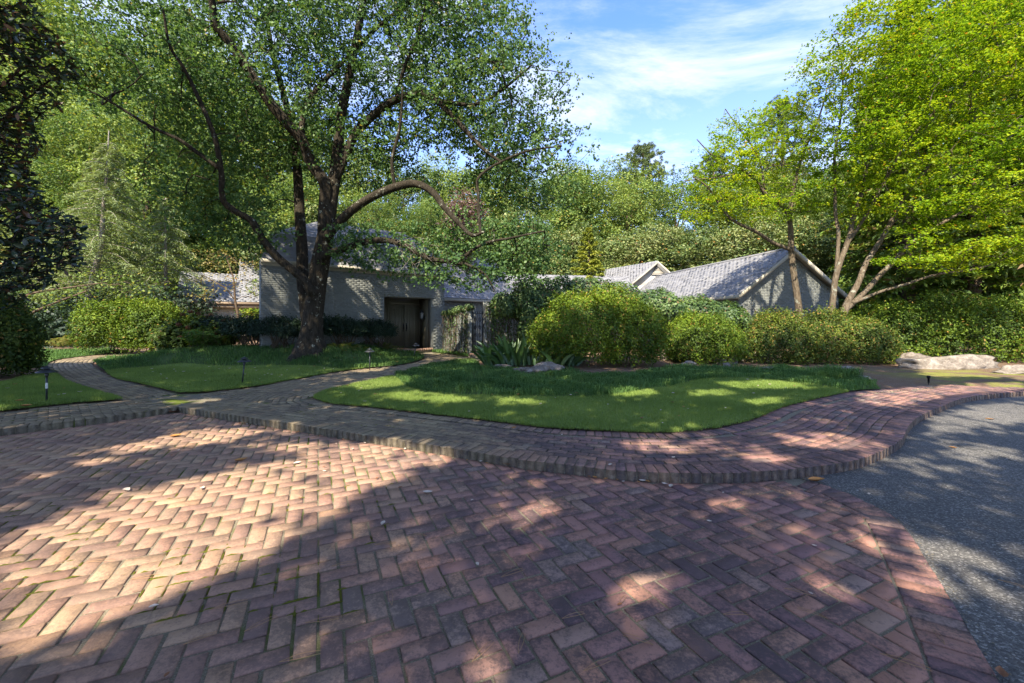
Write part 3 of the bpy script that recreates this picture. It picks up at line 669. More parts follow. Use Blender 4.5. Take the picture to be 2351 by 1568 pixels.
# double door: two leaves with tall panels, frame, handles
ps = lambda x: (np.array([0, 0]), 0)
def on_back(x):  # point of the back wall plane seen at picture column x
    a = (x-CX)/F; o = J0+sd*rd; t = (a*o[1]-o[0])/(wu[0]-a*wu[1]); return o+wu*t
D0, D1 = on_back(893), on_back(962); DW = np.hypot(*(D1-D0)); DT = 2.03
fr = MB()
for (sa, sb, za, zb) in ((-.09, 0, TH, DT+.09), (DW, DW+.09, TH, DT+.09), (0, DW, DT, DT+.09)):
    a, b = D0+wu*sa, D0+wu*sb; fr.hexa([[*(a-sd*.045), za], [*(b-sd*.045), za], [*b, za], [*a, za], [*(a-sd*.045), zb], [*(b-sd*.045), zb], [*b, zb], [*a, zb]])
fr.obj('door_frame', M['door'], house)
for k in (0, 1):
    a = D0+wu*(DW/2*k+.006); b = D0+wu*(DW/2*(k+1)-.006); lw = DW/2-.012
    d = MB(); d.hexa([[*(a-sd*.022), TH+.01], [*(b-sd*.022), TH+.01], [*(b-sd*.001), TH+.01], [*(a-sd*.001), TH+.01], [*(a-sd*.022), DT-.008], [*(b-sd*.022), DT-.008], [*(b-sd*.001), DT-.008], [*(a-sd*.001), DT-.008]])
    dl_ = d.obj('door', M['door'], house)
    for j in (0, 1):
        pa = a+wu*(lw*(.14+.42*j)); pb = a+wu*(lw*(.14+.42*j+.30)); p2 = MB()
        for (o1, i0, i1, z0, z1) in ((.036, 0, .022, TH+.22, DT-.16), (.036, 1, 1, TH+.22, DT-.16)):
            pass
        def bar(xa, xb, z0, z1, t): p2.hexa([[*(pa+wu*xa-sd*t), z0], [*(pa+wu*xb-sd*t), z0], [*(pa+wu*xb-sd*.0225), z0], [*(pa+wu*xa-sd*.0225), z0], [*(pa+wu*xa-sd*t), z1], [*(pa+wu*xb-sd*t), z1], [*(pa+wu*xb-sd*.0225), z1], [*(pa+wu*xa-sd*.0225), z1]])
        w_ = np.hypot(*(pb-pa)); bar(0, .022, TH+.2, DT-.14, .04); bar(w_-.022, w_, TH+.2, DT-.14, .04); bar(.024, w_-.024, TH+.2, TH+.222, .04); bar(.024, w_-.024, DT-.162, DT-.14, .04)
        bar(.05, w_-.05, TH+.25, DT-.19, .033)
        p2.obj('door_panel', M['door_dark'] if j == 9 else M['door'], dl_)
    hp = (b if k == 0 else a)+wu*(-.07 if k == 0 else .07)-sd*.024
    h = MB(); h.box((hp[0], hp[1], 1.08), (.04, .012, .34), math.atan2(wu[1], wu[0]))
    g = hp-sd*.055; h.tube([[*hp, 1.22], [*g, 1.19], [*g, 1.0], [*hp, .97]], .009, 6)
    h.obj('handle', M['iron'], dl_)
# fascia, gutter and the steep roof of the front block
f = MB(); fa, fb = WA-wout*-.05-wu*.03, WB+wout*.05+wu*.02
f.hexa([[*(fa), ZE-.16], [*(fb), ZE-.16], [*(fb+sd*.04), ZE-.16], [*(fa+sd*.04), ZE-.16], [*fa, ZE+.02], [*fb, ZE+.02], [*(fb+sd*.04), ZE+.02], [*(fa+sd*.04), ZE+.02]])
ga, gb = fa+wout*.003, fb+wout*.003
f.hexa([[*(ga+wout*.1), ZE-.06], [*(gb+wout*.1), ZE-.06], [*gb, ZE-.09], [*ga, ZE-.09], [*(ga+wout*.12), ZE+.03], [*(gb+wout*.12), ZE+.03], [*gb, ZE+.03], [*ga, ZE+.03]])
f.obj('fascia', M['trim'], house)
sp3 = lambda p, z: np.array([p[0], p[1], z])
quads = []; rs = Pieces(M['shingle'], VS)
E0 = sp3(WA+wout*.1-wu*.03, ZE+.02); E1 = sp3(WB+wout*.1, ZE+.02)
T0 = sp3(WA+wu*.25+dl*.35, ZE+.95); T1 = sp3(WB+sd*.35, ZE+1.05)
roofplane(rs, E0, E1, T0, T1, quads)
U0 = sp3(WA+wu*3.0+sd*3.6, ZE+2.25); U1 = sp3(WB+sd*3.6, ZE+2.35); roofplane(rs, T0, T1, U0, U1, quads, .17, .33)
# lower wing to the right of the pier
e0, e1 = P(1014, 683, 20.0), P(1128, 688.5, 22.9); wd = nrm(e1-e0); e0[2] = e1[2] = 2.46
e1x = e0+wd*7.5; back = np.array([-wd[1], wd[0], 0])
roofplane(rs, e0-wd*.3, e1x, e0-wd*.3+back*3.2+[0, 0, 2.9], e1x+back*3.2+[0, 0, 2.9], quads)
wb = MB(); fo = np.array([wd[1], -wd[0]]); a2, b2 = (e0+back*.35-wd*.3)[:2], (e1x+back*.35)[:2]; wallbox(wb, a2, b2, 0, 2.46, 2.46, fo)
w2 = wb.obj('wall', M['paint'], house, tint=.6); bp2 = Pieces(M['paint'], VP); brick_face(bp2, a2, a2+(b2-a2)*.62, .0, 2.36, fo); bp2.build('brick', w2, 0, 'brick_courses')
ff = MB(); g0 = e0-wd*.3; ff.hexa([g0+[0, 0, -.16], e1x+[0, 0, -.16], e1x+back*.04+[0, 0, -.16], g0+back*.04+[0, 0, -.16], g0+[0, 0, -.012], e1x+[0, 0, -.012], e1x+back*.04+[0, 0, -.012], g0+back*.04+[0, 0, -.012]]); ff.obj('fascia', M['trim'], house)
# garage wing at the left
gA, gB = P(401, 688, 24.5), P(597, 695, 27.0); gA[2] = gB[2] = 2.52; gw = nrm(gB-gA); gbk = np.array([-gw[1], gw[0], 0]); gB = gB+gw*1.6
roofplane(rs, gA, gB, gA+gbk*3.0+[0, 0, 1.95]+gw*.2, gB+gbk*3.0+[0, 0, 1.95], quads)
m0 = gA+gw*3.2+gbk*2.2+[0, 0, 1.5]; m1 = gB+gbk*2.2+[0, 0, 1.5]
roofplane(rs, m0, m1, m0+gbk*2.2+[0, 0, 2.2]+gw*.25, m1+gbk*2.2+[0, 0, 2.2], quads)
gbx = MB(); go = -gbk[:2]; wallbox(gbx, (gA+gbk*.35+gw*.1)[:2], (gB-gw*2.2+gbk*.35)[:2], 0, 2.5, 2.5, go); w3 = gbx.obj('wall', M['cream'], house)
bp3 = Pieces(M['cream'], VP); brick_face(bp3, (gA+gbk*.35+gw*.1)[:2], (gB-gw*2.2+gbk*.35)[:2], 0, 2.4, go); bp3.build('brick', w3, 0, 'brick_courses')
ff = MB(); ff.hexa([gA+[0, 0, -.2], gB+[0, 0, -.2], gB+gbk*.05+[0, 0, -.2], gA+gbk*.05+[0, 0, -.2], gA+[0, 0, -.012], gB+[0, 0, -.012], gB+gbk*.05+[0, 0, -.012], gA+gbk*.05+[0, 0, -.012]])
ff.hexa([gA+gbk*.06+[0, 0, -.42], gB+gbk*.06+[0, 0, -.42], gB+gbk*.34+[0, 0, -.42], gA+gbk*.34+[0, 0, -.42], gA+gbk*.06+[0, 0, -.21], gB+gbk*.06+[0, 0, -.21], gB+gbk*.34+[0, 0, -.21], gA+gbk*.34+[0, 0, -.21]]); ff.obj('fascia', M['trim_tan'], house)
# right wing: gable end towards the drive
Yc = 17.9; c0 = np.array([(1696-CX)*Yc/F, Yc]); gu = nrm(np.array([1, .15])); gin = np.array([-.15, 1.0])/np.hypot(.15, 1); go2 = np.array([gu[1], -gu[0]])
half = 2.42; ZG = 2.55; RI = 1.86; c2 = c0+gu*2*half
def gtop(s): return ZG-.1+RI*(1-abs(s-half)/half)
gm = MB(); A4, M4, B4 = c0, c0+gu*half, c2
for (a, b, za, zb) in ((A4, M4, ZG, ZG+RI), (M4, B4, ZG+RI, ZG)): wallbox(gm, a, b, 0, za-.06, zb-.06, go2)
lenW = 17.0; wallbox(gm, A4+gin*lenW, A4+gin*.25, 0, ZG-.1, ZG-.1, -gu)
w4 = gm.obj('wall', M['paint'], house, tint=.5); bp4 = Pieces(M['paint'], VP)
brick_face(bp4, A4, B4, .0, ZG+RI, go2, top=gtop); brick_face(bp4, A4+gin*5, A4, .0, ZG-.1, -gu); bp4.build('brick', w4, 0, 'brick_courses')
ov = 0.22; eL0 = A4-gu*ov+go2*.28; eLz = ZG-RI/half*ov+.04; rd0 = M4+go2*.28; rz = ZG+RI+.04
eL1, rd1 = eL0+gin*lenW, rd0+gin*lenW; eR0 = B4+gu*ov+go2*.28; eR1 = eR0+gin*lenW
roofplane(rs, sp3(eL1, eLz), sp3(eL0, eLz), sp3(rd1, rz), sp3(rd0, rz), quads)
quads.append((sp3(eR0, eLz), sp3(eR1, eLz), sp3(rd1, rz), sp3(rd0, rz)))
rk = MB()
for (p, q) in ((sp3(eL0, eLz), sp3(rd0, rz)), (sp3(eR0, eLz), sp3(rd0, rz))):
    o = np.array([*go2, 0])*.03; dn = np.array([0, 0, -.2]); t = np.array([0, 0, -.012]); rk.hexa([p+dn, q+dn, q+dn-o, p+dn-o, p+t+o, q+t+o, q+t-o, p+t-o])
    ins_ = np.array([*(-go2), 0]); rk.hexa([p+dn*.7+ins_*.04, q+dn*.7+ins_*.04, q+dn*.7+ins_*.27, p+dn*.7+ins_*.27, p+t*12+ins_*.04, q+t*12+ins_*.04, q+t*12+ins_*.27, p+t*12+ins_*.27])
rk.obj('barge_board', M['trim'], house)
gt = MB(); p, q = sp3(eL0, eLz), sp3(eL1, eLz); o3 = np.array([*(-gu), 0])
gt.hexa([p+[0, 0, -.14]+o3*.1, q+[0, 0, -.14]+o3*.1, q+[0, 0, -.14], p+[0, 0, -.14], p+[0, 0, -.01]+o3*.12, q+[0, 0, -.01]+o3*.12, q+[0, 0, -.01], p+[0, 0, -.01]]); gt.obj('gutter', M['trim'], house)
rc = MB(); rc.tube([sp3(rd0, rz+.03), sp3(rd1, rz+.03)], .06, 6); rc.obj('ridge_cap', M['shingle'], house, tint=.1)
# small cross gable with a louvred vent
Ys = 30.0; a5 = P(1449, 645, Ys)+[0, 0, .0]; ap = P(1507, 604.5, Ys); b5 = P(1560, 640, Ys); 
xg0, xg1, xa = a5[0], b5[0], ap[0]; zb, za = a5[2]-.3, ap[2]
sg = MB(); sg.hexa([[xg0, Ys, zb-1], [xg1, Ys, zb-1], [xg1, Ys+.2, zb-1], [xg0, Ys+.2, zb-1], [xg0, Ys, zb], [xg1, Ys, zb], [xg1, Ys+.2, zb], [xg0, Ys+.2, zb]])
sg.prism([[0, 0], [1, 0], [.5, 1]], 0, .2); 
V = sg.V[-1]; V[:] = np.array([[xg0+(xg1-xg0)*v[0] if v[1] < .5 else xa, Ys+.2-v[2], zb+(za-zb)*v[1]] for v in V]); sg.obj('gable_wall', M['cream'], house)
vt = MB(); vb = P(1496, 631, Ys-.08); vt2 = P(1508, 609, Ys-.08); vr = P(1529, 631, Ys-.08)
vt.hexa([[vb[0], Ys-.05, vb[2]], [vr[0], Ys-.05, vb[2]], [vr[0], Ys-.02, vb[2]], [vb[0], Ys-.02, vb[2]], [vt2[0]-.03, Ys-.05, vt2[2]-.02], [vt2[0]+.08, Ys-.05, vt2[2]-.02], [vt2[0]+.08, Ys-.02, vt2[2]-.02], [vt2[0]-.03, Ys-.02, vt2[2]-.02]]); vent = vt.obj('louvre_vent', M['door_dark'], house)
for i in range(6):
    zz = vb[2]+.05+i*.095; f_ = (zz-vb[2])/(vt2[2]-vb[2]); xl_ = vb[0]+(vt2[0]-vb[0])*f_; xr_ = vr[0]+(vt2[0]+.05-vr[0])*f_; l = MB(); l.box(((xl_+xr_)/2, Ys-.09, zz), (xr_-xl_, .06, .03), rx=.6); l.obj('slat', M['cream'], vent)
ovh = .35
zr = za+.12; zl = zb-.05; L0 = np.array([xg0-.25, Ys-ovh, zl]); R0 = np.array([xg1+.25, Ys-ovh, zl]); Ap = np.array([xa, Ys-ovh, zr]); dv = np.array([-3.6, 7.5, 0])
roofplane(rs, L0+dv, L0, Ap+dv, Ap, quads); quads.append((R0, R0+dv, Ap+dv, Ap))
bb = MB(); 
for p_ in (L0, R0):
    bb.hexa([p_+[0, -.03, -.17], Ap+[0, -.03, -.17], Ap+[0, .02, -.17], p_+[0, .02, -.17], p_+[0, -.03, -.012], Ap+[0, -.03, -.012], Ap+[0, .02, -.012], p_+[0, .02, -.012]])
bb.obj('barge_board', M['trim'], house)
# long low link roof between the wings
k0, k1 = P(1120, 655, 27), P(1470, 662, 27); k0[2] -= .5; k1[2] -= .5; tb = np.array([0, 3.0, 1.55]); roofplane(rs, k0, k1, k0+tb, k1+tb, quads)
lb = MB(); wallbox(lb, k0[:2]+[0, .3], k1[:2]+[0, .3], 0, k0[2], k1[2], np.array([0, -1.0])); lb.obj('wall', M['paint'], house, tint=.6)
rf = MB()
for qd in quads: slab(rf, *qd)
roof = rf.obj('roof', M['shingle'], house, tint=.15)
rs.build('shingle', roof, 300, 'shingle_courses')
# backs of the house so that no roof floats: plain masses inside
core = MB()
core.prism([*(map(tuple, [WA+wu*.4+dl*.6, WB+sd*1.25-wu*.2, WB+sd*5, WA+wu*.3+dl*5]))], 0, ZE-.05)
core.prism([tuple((gA+gbk*.7+gw*.3)[:2]), tuple((gB-gw*2.4+gbk*.7)[:2]), tuple((gB-gw*2.4+gbk*5)[:2]), tuple((gA+gbk*5+gw*.3)[:2])], 0, 2.4)
core.obj('inner_walls', M['cream'], house)

# garden walls, gate
gw_l = thing('garden_wall', 'low grey painted brick garden wall between porch pier and iron gate', 'wall', (P(1050, 733, 16.3)[0], 16.3, 0.1))
q0 = np.array([(1018-CX)*17.3/F, 17.3]); q1 = np.array([(1080-CX)*15.4/F, 15.4]); qu = nrm(q1-q0); qo = np.array([qu[1], -qu[0]])
g1m = MB(); wallbox(g1m, q0, q1, 0, 1.62, 1.9, qo, .22); o1 = g1m.obj('wall', M['paint'], gw_l, tint=.4)
gp = Pieces(M['paint'], VP); brick_face(gp, q0, q1, .05, 1.9, qo, top=lambda s: 1.6+.26*s/np.hypot(*(q1-q0))); gp.build('brick', o1, 200, 'brick_courses')
gq0 = np.array([(1111-CX)*15.2/F, 15.2]); gq1 = np.array([9.45, 17.3]); pu = nrm(gq1-gq0); po = np.array([pu[1], -pu[0]])
gw_r = thing('garden_wall', 'long garden wall buried in ivy running right from the iron gate', 'wall', (gq0[0], gq0[1], 0.1))
g2m = MB(); wallbox(g2m, gq0, gq1, 0, 2.05, 2.0, po, .25); o2 = g2m.obj('wall', M['paint'], gw_r, tint=.4)
gp = Pieces(M['paint'], VP); brick_face(gp, gq0, gq0+pu*2.6, .05, 2.0, po); gp.build('brick', o2, 200, 'brick_courses')
# gate
gc0, gc1 = np.array([(1083-CX)*15.45/F, 15.45]), np.array([(1110-CX)*15.3/F, 15.3]); gtu = nrm(gc1-gc0); GW = np.hypot(*(gc1-gc0))
gate = thing('iron_gate', 'black wrought iron garden gate with scrollwork between two painted walls', 'gate', (gc0[0], gc0[1], .2))
go_ = lambda s, z: [*(gc0+gtu*s), z]
fm = MB()
for s in (.02, GW-.02): fm.tube([go_(s, .2), go_(s, 2.05 if s < .1 else 1.7)], .016, 6)
for z in (.24, .62, 1.62): fm.tube([go_(.02, z), go_(GW-.02, z)], .012, 6)
fm.obj('gate_frame', M['iron'], gate)
for s in np.linspace(.06, GW-.06, 5):
    b_m = MB(); b_m.tube([go_(s, .24), go_(s, 1.66)], .008, 5); b_m.lathe(go_(s, 1.66), [[.0, 0], [.016, .01], [.0, .06]], 5); b_m.obj('gate_bar', M['iron'], gate)
for zc in (.43, .85, 1.13, 1.41):
    for s in (GW*.3, GW*.7):
        sc2 = MB(); tt = np.linspace(0, 4.5*PI, 26); sgn = 1 if s < GW/2 else -1; rrad = .02+.035*tt/tt[-1]
        sc2.tube([go_(s+sgn*r_*math.cos(t), zc+r_*1.7*math.sin(t)) for t, r_ in zip(tt, rrad)], .006, 4); sc2.obj('scroll', M['iron'], gate)
leaf2 = MB(); oo = np.array([.25, .95])
for s in np.linspace(0, .7, 7): leaf2.tube([[*(gc1+nrm(oo)*s-[.03, 0]), .2], [*(gc1+nrm(oo)*s-[.03, 0]), 2.0]], .01, 5)
for z in (.25, 1.0, 1.95): leaf2.tube([[*(gc1-[.03, 0]), z], [*(gc1+nrm(oo)*.7-[.03, 0]), z]], .012, 5)
leaf2.obj('open_gate_leaf', M['iron'], gate)
gs = thing('gate_step', 'brick step in front of the black iron gate', 'step', (gc0[0], gc0[1]-.3, .1)); gsm = MB(); 
ga_, gb_ = gc0-[.08, .42], gc1-[-.02, .42]; gsm.hexa([[*ga_, .03], [*gb_, .03], [*(gc1+[0, .3]), .03], [*(gc0+[0, .3]), .03], [*ga_, .155], [*gb_, .155], [*(gc1+[0, .3]), .155], [*(gc0+[0, .3]), .155]]); gso = gsm.obj('step_base', M['mortar'], gs)
gp = Pieces(M['brick']); soldiers(np.array([ga_-[0, .01], gb_-[0, .01]]), .1, .2, .06, .19, gp); soldiers(np.array([ga_+[0, .195], gb_+[0, .195]]), .1, .2, .06, .19, gp); gp.build('brick', gso, 60)

# porch lanterns
def lantern(name, label, px, z, back_):
    if back_: p = on_back(px)-sd*.12
    else: p = J0+wu*.14+sd*.45
    if px > 950: p = J1-wu*.16+sd*.5
    t = thing(name, label, 'lantern', (p[0], p[1], z), group='porch lanterns')
    b = MB(); c = np.array([p[0], p[1], z]); r = [(.055, -.16), (.095, .08)]
    for k in range(4):
        a = k*PI/2+.4; b.tube([c+[r[0][0]*math.cos(a), r[0][0]*math.sin(a), r[0][1]], c+[r[1][0]*math.cos(a), r[1][0]*math.sin(a), r[1][1]]], .006, 4)
    b.lathe(c, [[.03, -.2], [.06, -.17], [.05, -.155]], 8); b.lathe(c, [[.115, .07], [.09, .11], [.05, .15], [.02, .17], [.028, .19], [.008, .23], [0, .26]], 10)
    b.obj('lantern_frame', M['lampmetal'], t)
    g_ = MB(); g_.lathe(c, [[.047, -.155], [.086, .08]], 4); g_.obj('pane', M['glass'], t)
    w = p+((wu if px > 950 else -wu)*.16); a_m = MB(); a_m.tube([[*w, z-.1], [*(p*.5+w*.5), z-.24], [*p, z-.2]], .011, 5); a_m.box((w[0], w[1], z-.12), (.03, .09, .16), math.atan2(wu[1], wu[0])); a_m.obj('bracket', M['lampmetal'], t)
lantern('wall_lantern', 'metal wall lantern left of the double door in the porch', 886, 1.62, False)
lantern('wall_lantern', 'metal wall lantern right of the double door, beside the pier', 975, 1.62, False)

# path lights
def path_light(x, y, hh, label, tape=False, lean=(0, 0)):
    b = G(x, y, .105); t = thing('path_light', label, 'path light', b, group='path lights beside the brick walks'); l = np.array([lean[0], lean[1], 0])
    p = MB(); p.tube([b+[0, 0, -.03], b+[0, 0, hh-.05]+l], .0135, 10); p.lathe(b+[0, 0, hh-.09]+l, [[.014, -.03], [.02, .0], [.028, .035], [.012, .04]], 12); p.obj('pole', M['lampmetal'], t, smooth=False)
    if tape: q = MB(); q.lathe(b+[0, 0, hh*.50]+l*.5, [[.0145, -.045], [.0155, -.04], [.0155, .04], [.0145, .045]], 12); q.obj('tape_band', M['tape'], t)
    s = MB(); c = b+[0, 0, hh]+l; s.lathe(c, [[.0, .012], [.06, .008], [.085, -.004], [.128, -.03], [.132, -.038], [.124, -.036], [.08, -.014], [.0, -.004]], 28); s.obj('lower_shade', M['lampmetal'], t, smooth=True)
    s = MB(); s.lathe(c, [[.035, .008], [.035, .022], [.066, .024], [.068, .032], [.05, .044], [.012, .056], [.008, .068], [0, .072]], 24); s.obj('top_shade', M['lampmetal'], t, smooth=True)
path_light(107, 921, .50, 'dark metal path light with a white tape band, on the left lawn', True, (.004, 0))
path_light(556, 879, .475, 'leaning dark path light on the middle lawn, second from the left', False, (.045, 0))
path_light(849, 847, .49, 'dark path light beside the walk in front of the clipped dark hedge', False, (.0, 0))
path_light(949, 824, .47, 'smallest path light leaning near the front door', False, (.08, 0))
b = G(2132, 879, .11); t = thing('spotlight_stub', 'small black ground light stub at the edge of the right walk', 'ground light', b)
s = MB(); s.lathe(b, [[.018, 0], [.018, .09], [.03, .1], [.032, .15], [.024, .15], [.022, .12], [0, .12]], 12); s.obj('lamp_body', M['iron'], t); s = MB(); s.tube([b+[0, 0, -.05], b+[0, 0, .005]], .008, 6); s.obj('stake', M['iron'], t)
# ------------------------------------------------------------------ foliage tools
def leaf_arrays(C, Nn, U, L, Wd, fold=0.12, droop=0.1):
    k = len(C); Nn = nrm(Nn); U = nrm(U-Nn*np.sum(U*Nn, 1, keepdims=True)); S = np.cross(Nn, U)
    L = np.broadcast_to(L, (k,))[:, None]; Wd = np.broadcast_to(Wd, (k,))[:, None]
    V = np.stack([C-U*L*.5, C+S*Wd*.5+Nn*Wd*fold+U*L*.05, C+U*L*.5-Nn*L*droop, C-S*Wd*.5+Nn*Wd*fold+U*L*.05], 1).reshape(-1, 3)
    return V, np.arange(4*k).reshape(k, 4)
def leaves(name, C, Nn, L, Wd, mat, parent, tint, U=None, fold=.12, droop=.1, rng=RNG, **k):
    if U is None: U = rng.randn(len(C), 3)
    V, Q = leaf_arrays(C, Nn, U, L, Wd, fold, droop); return mobj(name, V, Q, mat, parent, tint, **k)
def lumps(ells, n, depth=.22, bump=.10, rng=RNG, zmin=-.75, bf=3.0, inner=.80):
    E_ = [(np.array(c, float), np.array(r, float)) for c, r in ells]
    w = np.array([(r[0]*r[1])**.5*r[2]**.8*r.max()**.3 for _, r in E_]); w /= w.sum(); P_, N_ = [], []
    for (c, r), k in zip(E_, (w*n*1.35).astype(int)):
        d = nrm(rng.randn(k, 3)); d = d[d[:, 2] > zmin]; k = len(d)
        q = c+d*r; f = 1+bump*(np.sin(q[:, 0]*bf+q[:, 2]*2.1)+np.sin(q[:, 1]*bf*1.13+q[:, 0]*1.7+1)+np.sin(q[:, 2]*bf*1.3+q[:, 1]*2.3+2))*.5+bump*.5*np.sin(q[:, 0]*bf*2.7+1)*np.sin(q[:, 2]*bf*2.9+.5)
        dep = depth*rng.rand(k)**1.3/r.min(); p = c+d*r*(f-dep)[:, None]; nn = nrm(d/r)
        ok = np.ones(k, bool)
        for c2, r2 in E_:
            if c2 is c: continue
            ok &= (np.linalg.norm((p-c2)/r2, axis=1) > inner)
        P_.append(p[ok]); N_.append(nn[ok])
    P_, N_ = np.vstack(P_), np.vstack(N_); g = P_[:, 2] > gz(P_[:, 0], P_[:, 1])+.02; P_, N_ = P_[g], N_[g]
    i = rng.permutation(len(P_))[:n]; return P_[i], N_[i]
def ctint(P_, rng, spread=.35, base=.45, f=2.2, up=None):
    t = base+.16*np.sin(P_[:, 0]*f)*np.sin(P_[:, 1]*f*1.1+P_[:, 2]*f*1.4+1)+rng.randn(len(P_))*spread*.45
    if up is not None: t = t+up
    return np.clip(t, 0.01, .99)
def shrub(name, label, catg, ells, n, mat, L=.055, Wd=.026, tb=.45, depth=.40, bump=.105, group=None, rare=.03, stems=14, upw=.35, seed=1, part='foliage', zmin=-.75, extra=None, bf=3.0):
    rng = np.random.RandomState(seed); P_, N_ = lumps(ells, n, depth, bump, rng, zmin, bf)
    c0 = np.mean([np.array(c) for c, r in ells], axis=0); gzc = float(gz(c0[0], c0[1]))
    t = thing(name, label, catg, (c0[0], c0[1], gzc), group)
    # leaves in small whorls
    q_ = 11; k = len(P_)//q_; cp = P_[:k]+P_[:k]*0; cn = N_[:k]; PP = np.repeat(cp, q_, 0)+rng.randn(k*q_, 3)*L*.85*np.repeat(.6+.8*rng.rand(k, 1), q_, 0); NN = nrm(np.repeat(cn*.8+rng.randn(k, 3)*.35, q_, 0)+np.array([0, 0, upw])+rng.randn(k*q_, 3)*.5)
    ns = int(len(P_)*.006); si = rng.randint(0, len(P_), ns); sh_, sn_ = [], []
    for q, nq in zip(P_[si], N_[si]):
        dsh = nrm(nq*.6+np.array([0, 0, .7])+rng.randn(3)*.3); Ls = .06+.20*rng.rand()
        for f in np.linspace(0, 1, 9): sh_.append(q+nq*.03+dsh*Ls*f+rng.randn(3)*L*.22); sn_.append(dsh+rng.randn(3)*.7)
    if ns: PP = np.vstack([PP, sh_]); NN = nrm(np.vstack([NN, sn_]))
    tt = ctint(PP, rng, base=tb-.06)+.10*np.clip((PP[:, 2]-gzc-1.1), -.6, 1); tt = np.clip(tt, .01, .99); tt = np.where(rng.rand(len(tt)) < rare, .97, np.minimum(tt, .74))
    lf = leaves(part, PP, NN, L*(.7+.6*rng.rand(len(PP))), Wd*(.7+.6*rng.rand(len(PP))), mat, t, tt, rng=rng)
    sm = MB()
    for i in range(stems):
        c, r = ells[i % len(ells)]; c, r = np.array(c), np.array(r); b = c+[*(rng.randn(2)*.12*r[:2]), 0]; b[2] = float(gz(b[0], b[1]))-.02
        d = nrm(np.array([*rng.randn(2), 0.9+rng.rand()])); e = c+d*r*.86; mid = (b+e)/2+rng.randn(3)*.06; pts = cat([b, mid, e], 3); sm.tube(pts, np.linspace(.016, .005, len(pts)), 4, cap=False)
    if stems: sm.obj('stems', M['twig'], t)
    return t
def boulder(label, c, r, mat, seed, group=None, rz=0.0, cuts=3, name='boulder'):
    import bmesh
    rg = np.random.RandomState(seed); bm = bmesh.new(); bmesh.ops.create_icosphere(bm, subdivisions=4, radius=1.0); V = np.array([v.co[:] for v in bm.verts]); Fc = np.array([[v.index for v in f.verts] for f in bm.faces]); bm.free()
    for i in range(cuts*4):   # chop flat faces
        n = nrm(rg.randn(3)); h = .62+.3*rg.rand(); d = V@n; V = V-np.maximum(d-h, 0)[:, None]*n*.92
    off = rg.rand(3)*20
    nz = np.array([mnoise.fractal(Vector(v*1.4+off), 1.0, 2.0, 4) for v in V]); nz2 = np.array([mnoise.noise(Vector(v*6+off)) for v in V]); nz3 = np.array([abs(mnoise.noise(Vector(v*2.6+off*1.3))) for v in V]); V = V*(1+.24*nz+.05*nz2-.30*(np.maximum(.12-nz3, 0)/.12)*.45)[:, None]
    V = V*np.array(r); ca, sa = math.cos(rz), math.sin(rz); V = np.c_[V[:, 0]*ca-V[:, 1]*sa, V[:, 0]*sa+V[:, 1]*ca, V[:, 2]]+np.array(c)
    o = mobj(name, V-np.array(c), Fc, mat, smooth=True, label=label, cat='rock', group=group); o.location = tuple(float(a) for a in c)
    return o

# ------------------------------------------------------------------ lawns and low grass
def blades(name, poly, dens, h, w, mat, parent=None, seed=1, lean=.5, tri=True, zf=None, tb=.5, far=9.0, kind='stuff', clump=None, poly_out=None, lenv=.35):
    rng = np.random.RandomState(seed); poly = np.asarray(poly)[:, :2]; mn, mxx = poly.min(0), poly.max(0); A = np.prod(mxx-mn); n = int(A*dens)
    p = mn+rng.rand(n, 2)*(mxx-mn); p = p[inpoly(p, poly)]
    keep = rng.rand(len(p)) < np.clip((far/np.maximum(p[:, 1], .1))**1.5, 0, 1); 
    ax = np.abs(p[:, 0])/np.maximum(p[:, 1], .1) < 1.35; p = p[keep & ax]
    if clump is not None:
        cl_ = np.array([mnoise.noise(Vector((a[0]*clump, a[1]*clump, 1.7))) for a in p]); p = p[rng.rand(len(p)) < np.clip(.72+cl_*1.2, .12, 1)]
    n = len(p); z = (zf or gz)(p[:, 0], p[:, 1]); b = np.c_[p, z]; a = rng.rand(n)*2*PI; d = np.c_[np.cos(a), np.sin(a)]; s = np.c_[-d[:, 1], d[:, 0]]
    hh = h*(1-lenv+2*lenv*rng.rand(n))*(1+(.18 if tri else .38)*np.sin(p[:, 0]*5+np.sin(p[:, 1]*3))*np.sin(p[:, 1]*4.3+np.sin(p[:, 0]*2.1))); sc_far = np.maximum(1, p[:, 1]/far)**.8; ww = w*sc_far*(.7+.6*rng.rand(n)); le = lean*rng.rand(n)
    t = np.clip(tb+.25*rng.randn(n)*.6+.12*np.sin(p[:, 0]*1.3+p[:, 1]*2.1), .01, .99)
    S3 = np.c_[s*ww[:, None]/2, np.zeros(n)]
    if tri:
        tip = b+np.c_[d*(hh*le)[:, None], hh]; V = np.stack([b-S3, b+S3, tip], 1).reshape(-1, 3); return mobj(name, V, np.arange(3*n).reshape(n, 3), mat, parent, t, kind=kind)
    m_ = b+np.c_[d*(hh*le*.55)[:, None], hh*.62]; tip = b+np.c_[d*(hh*(le+.35))[:, None], hh*(.72-.45*le)]
    V = np.stack([b-S3, b+S3, m_+S3*.85, m_-S3*.85, tip], 1).reshape(-1, 3); i = np.arange(n)[:, None]*5
    return mobj(name, V, [np.hstack([i+3, i+2, i+4]), np.hstack([i, i+1, i+2, i+3])], mat, parent, np.r_[t, t], kind=kind)
Z0 = lambda X, Y: gz(X, Y)+.004
lm_b = cat(W_([(1946,900.4),(1890,890),(1844.7,884.7),(1775,874),(1700,871),(1635,872.5),(1583,879.6),(1530.6,891.7),(1492.6,894),(1440,906),(1375.6,912.4),(1300,914),(1171,913),(1080,911),(1033,907),(995,904),(960,898.6),(930,888),(916,874.6),(901.7,866.5)]), 5)
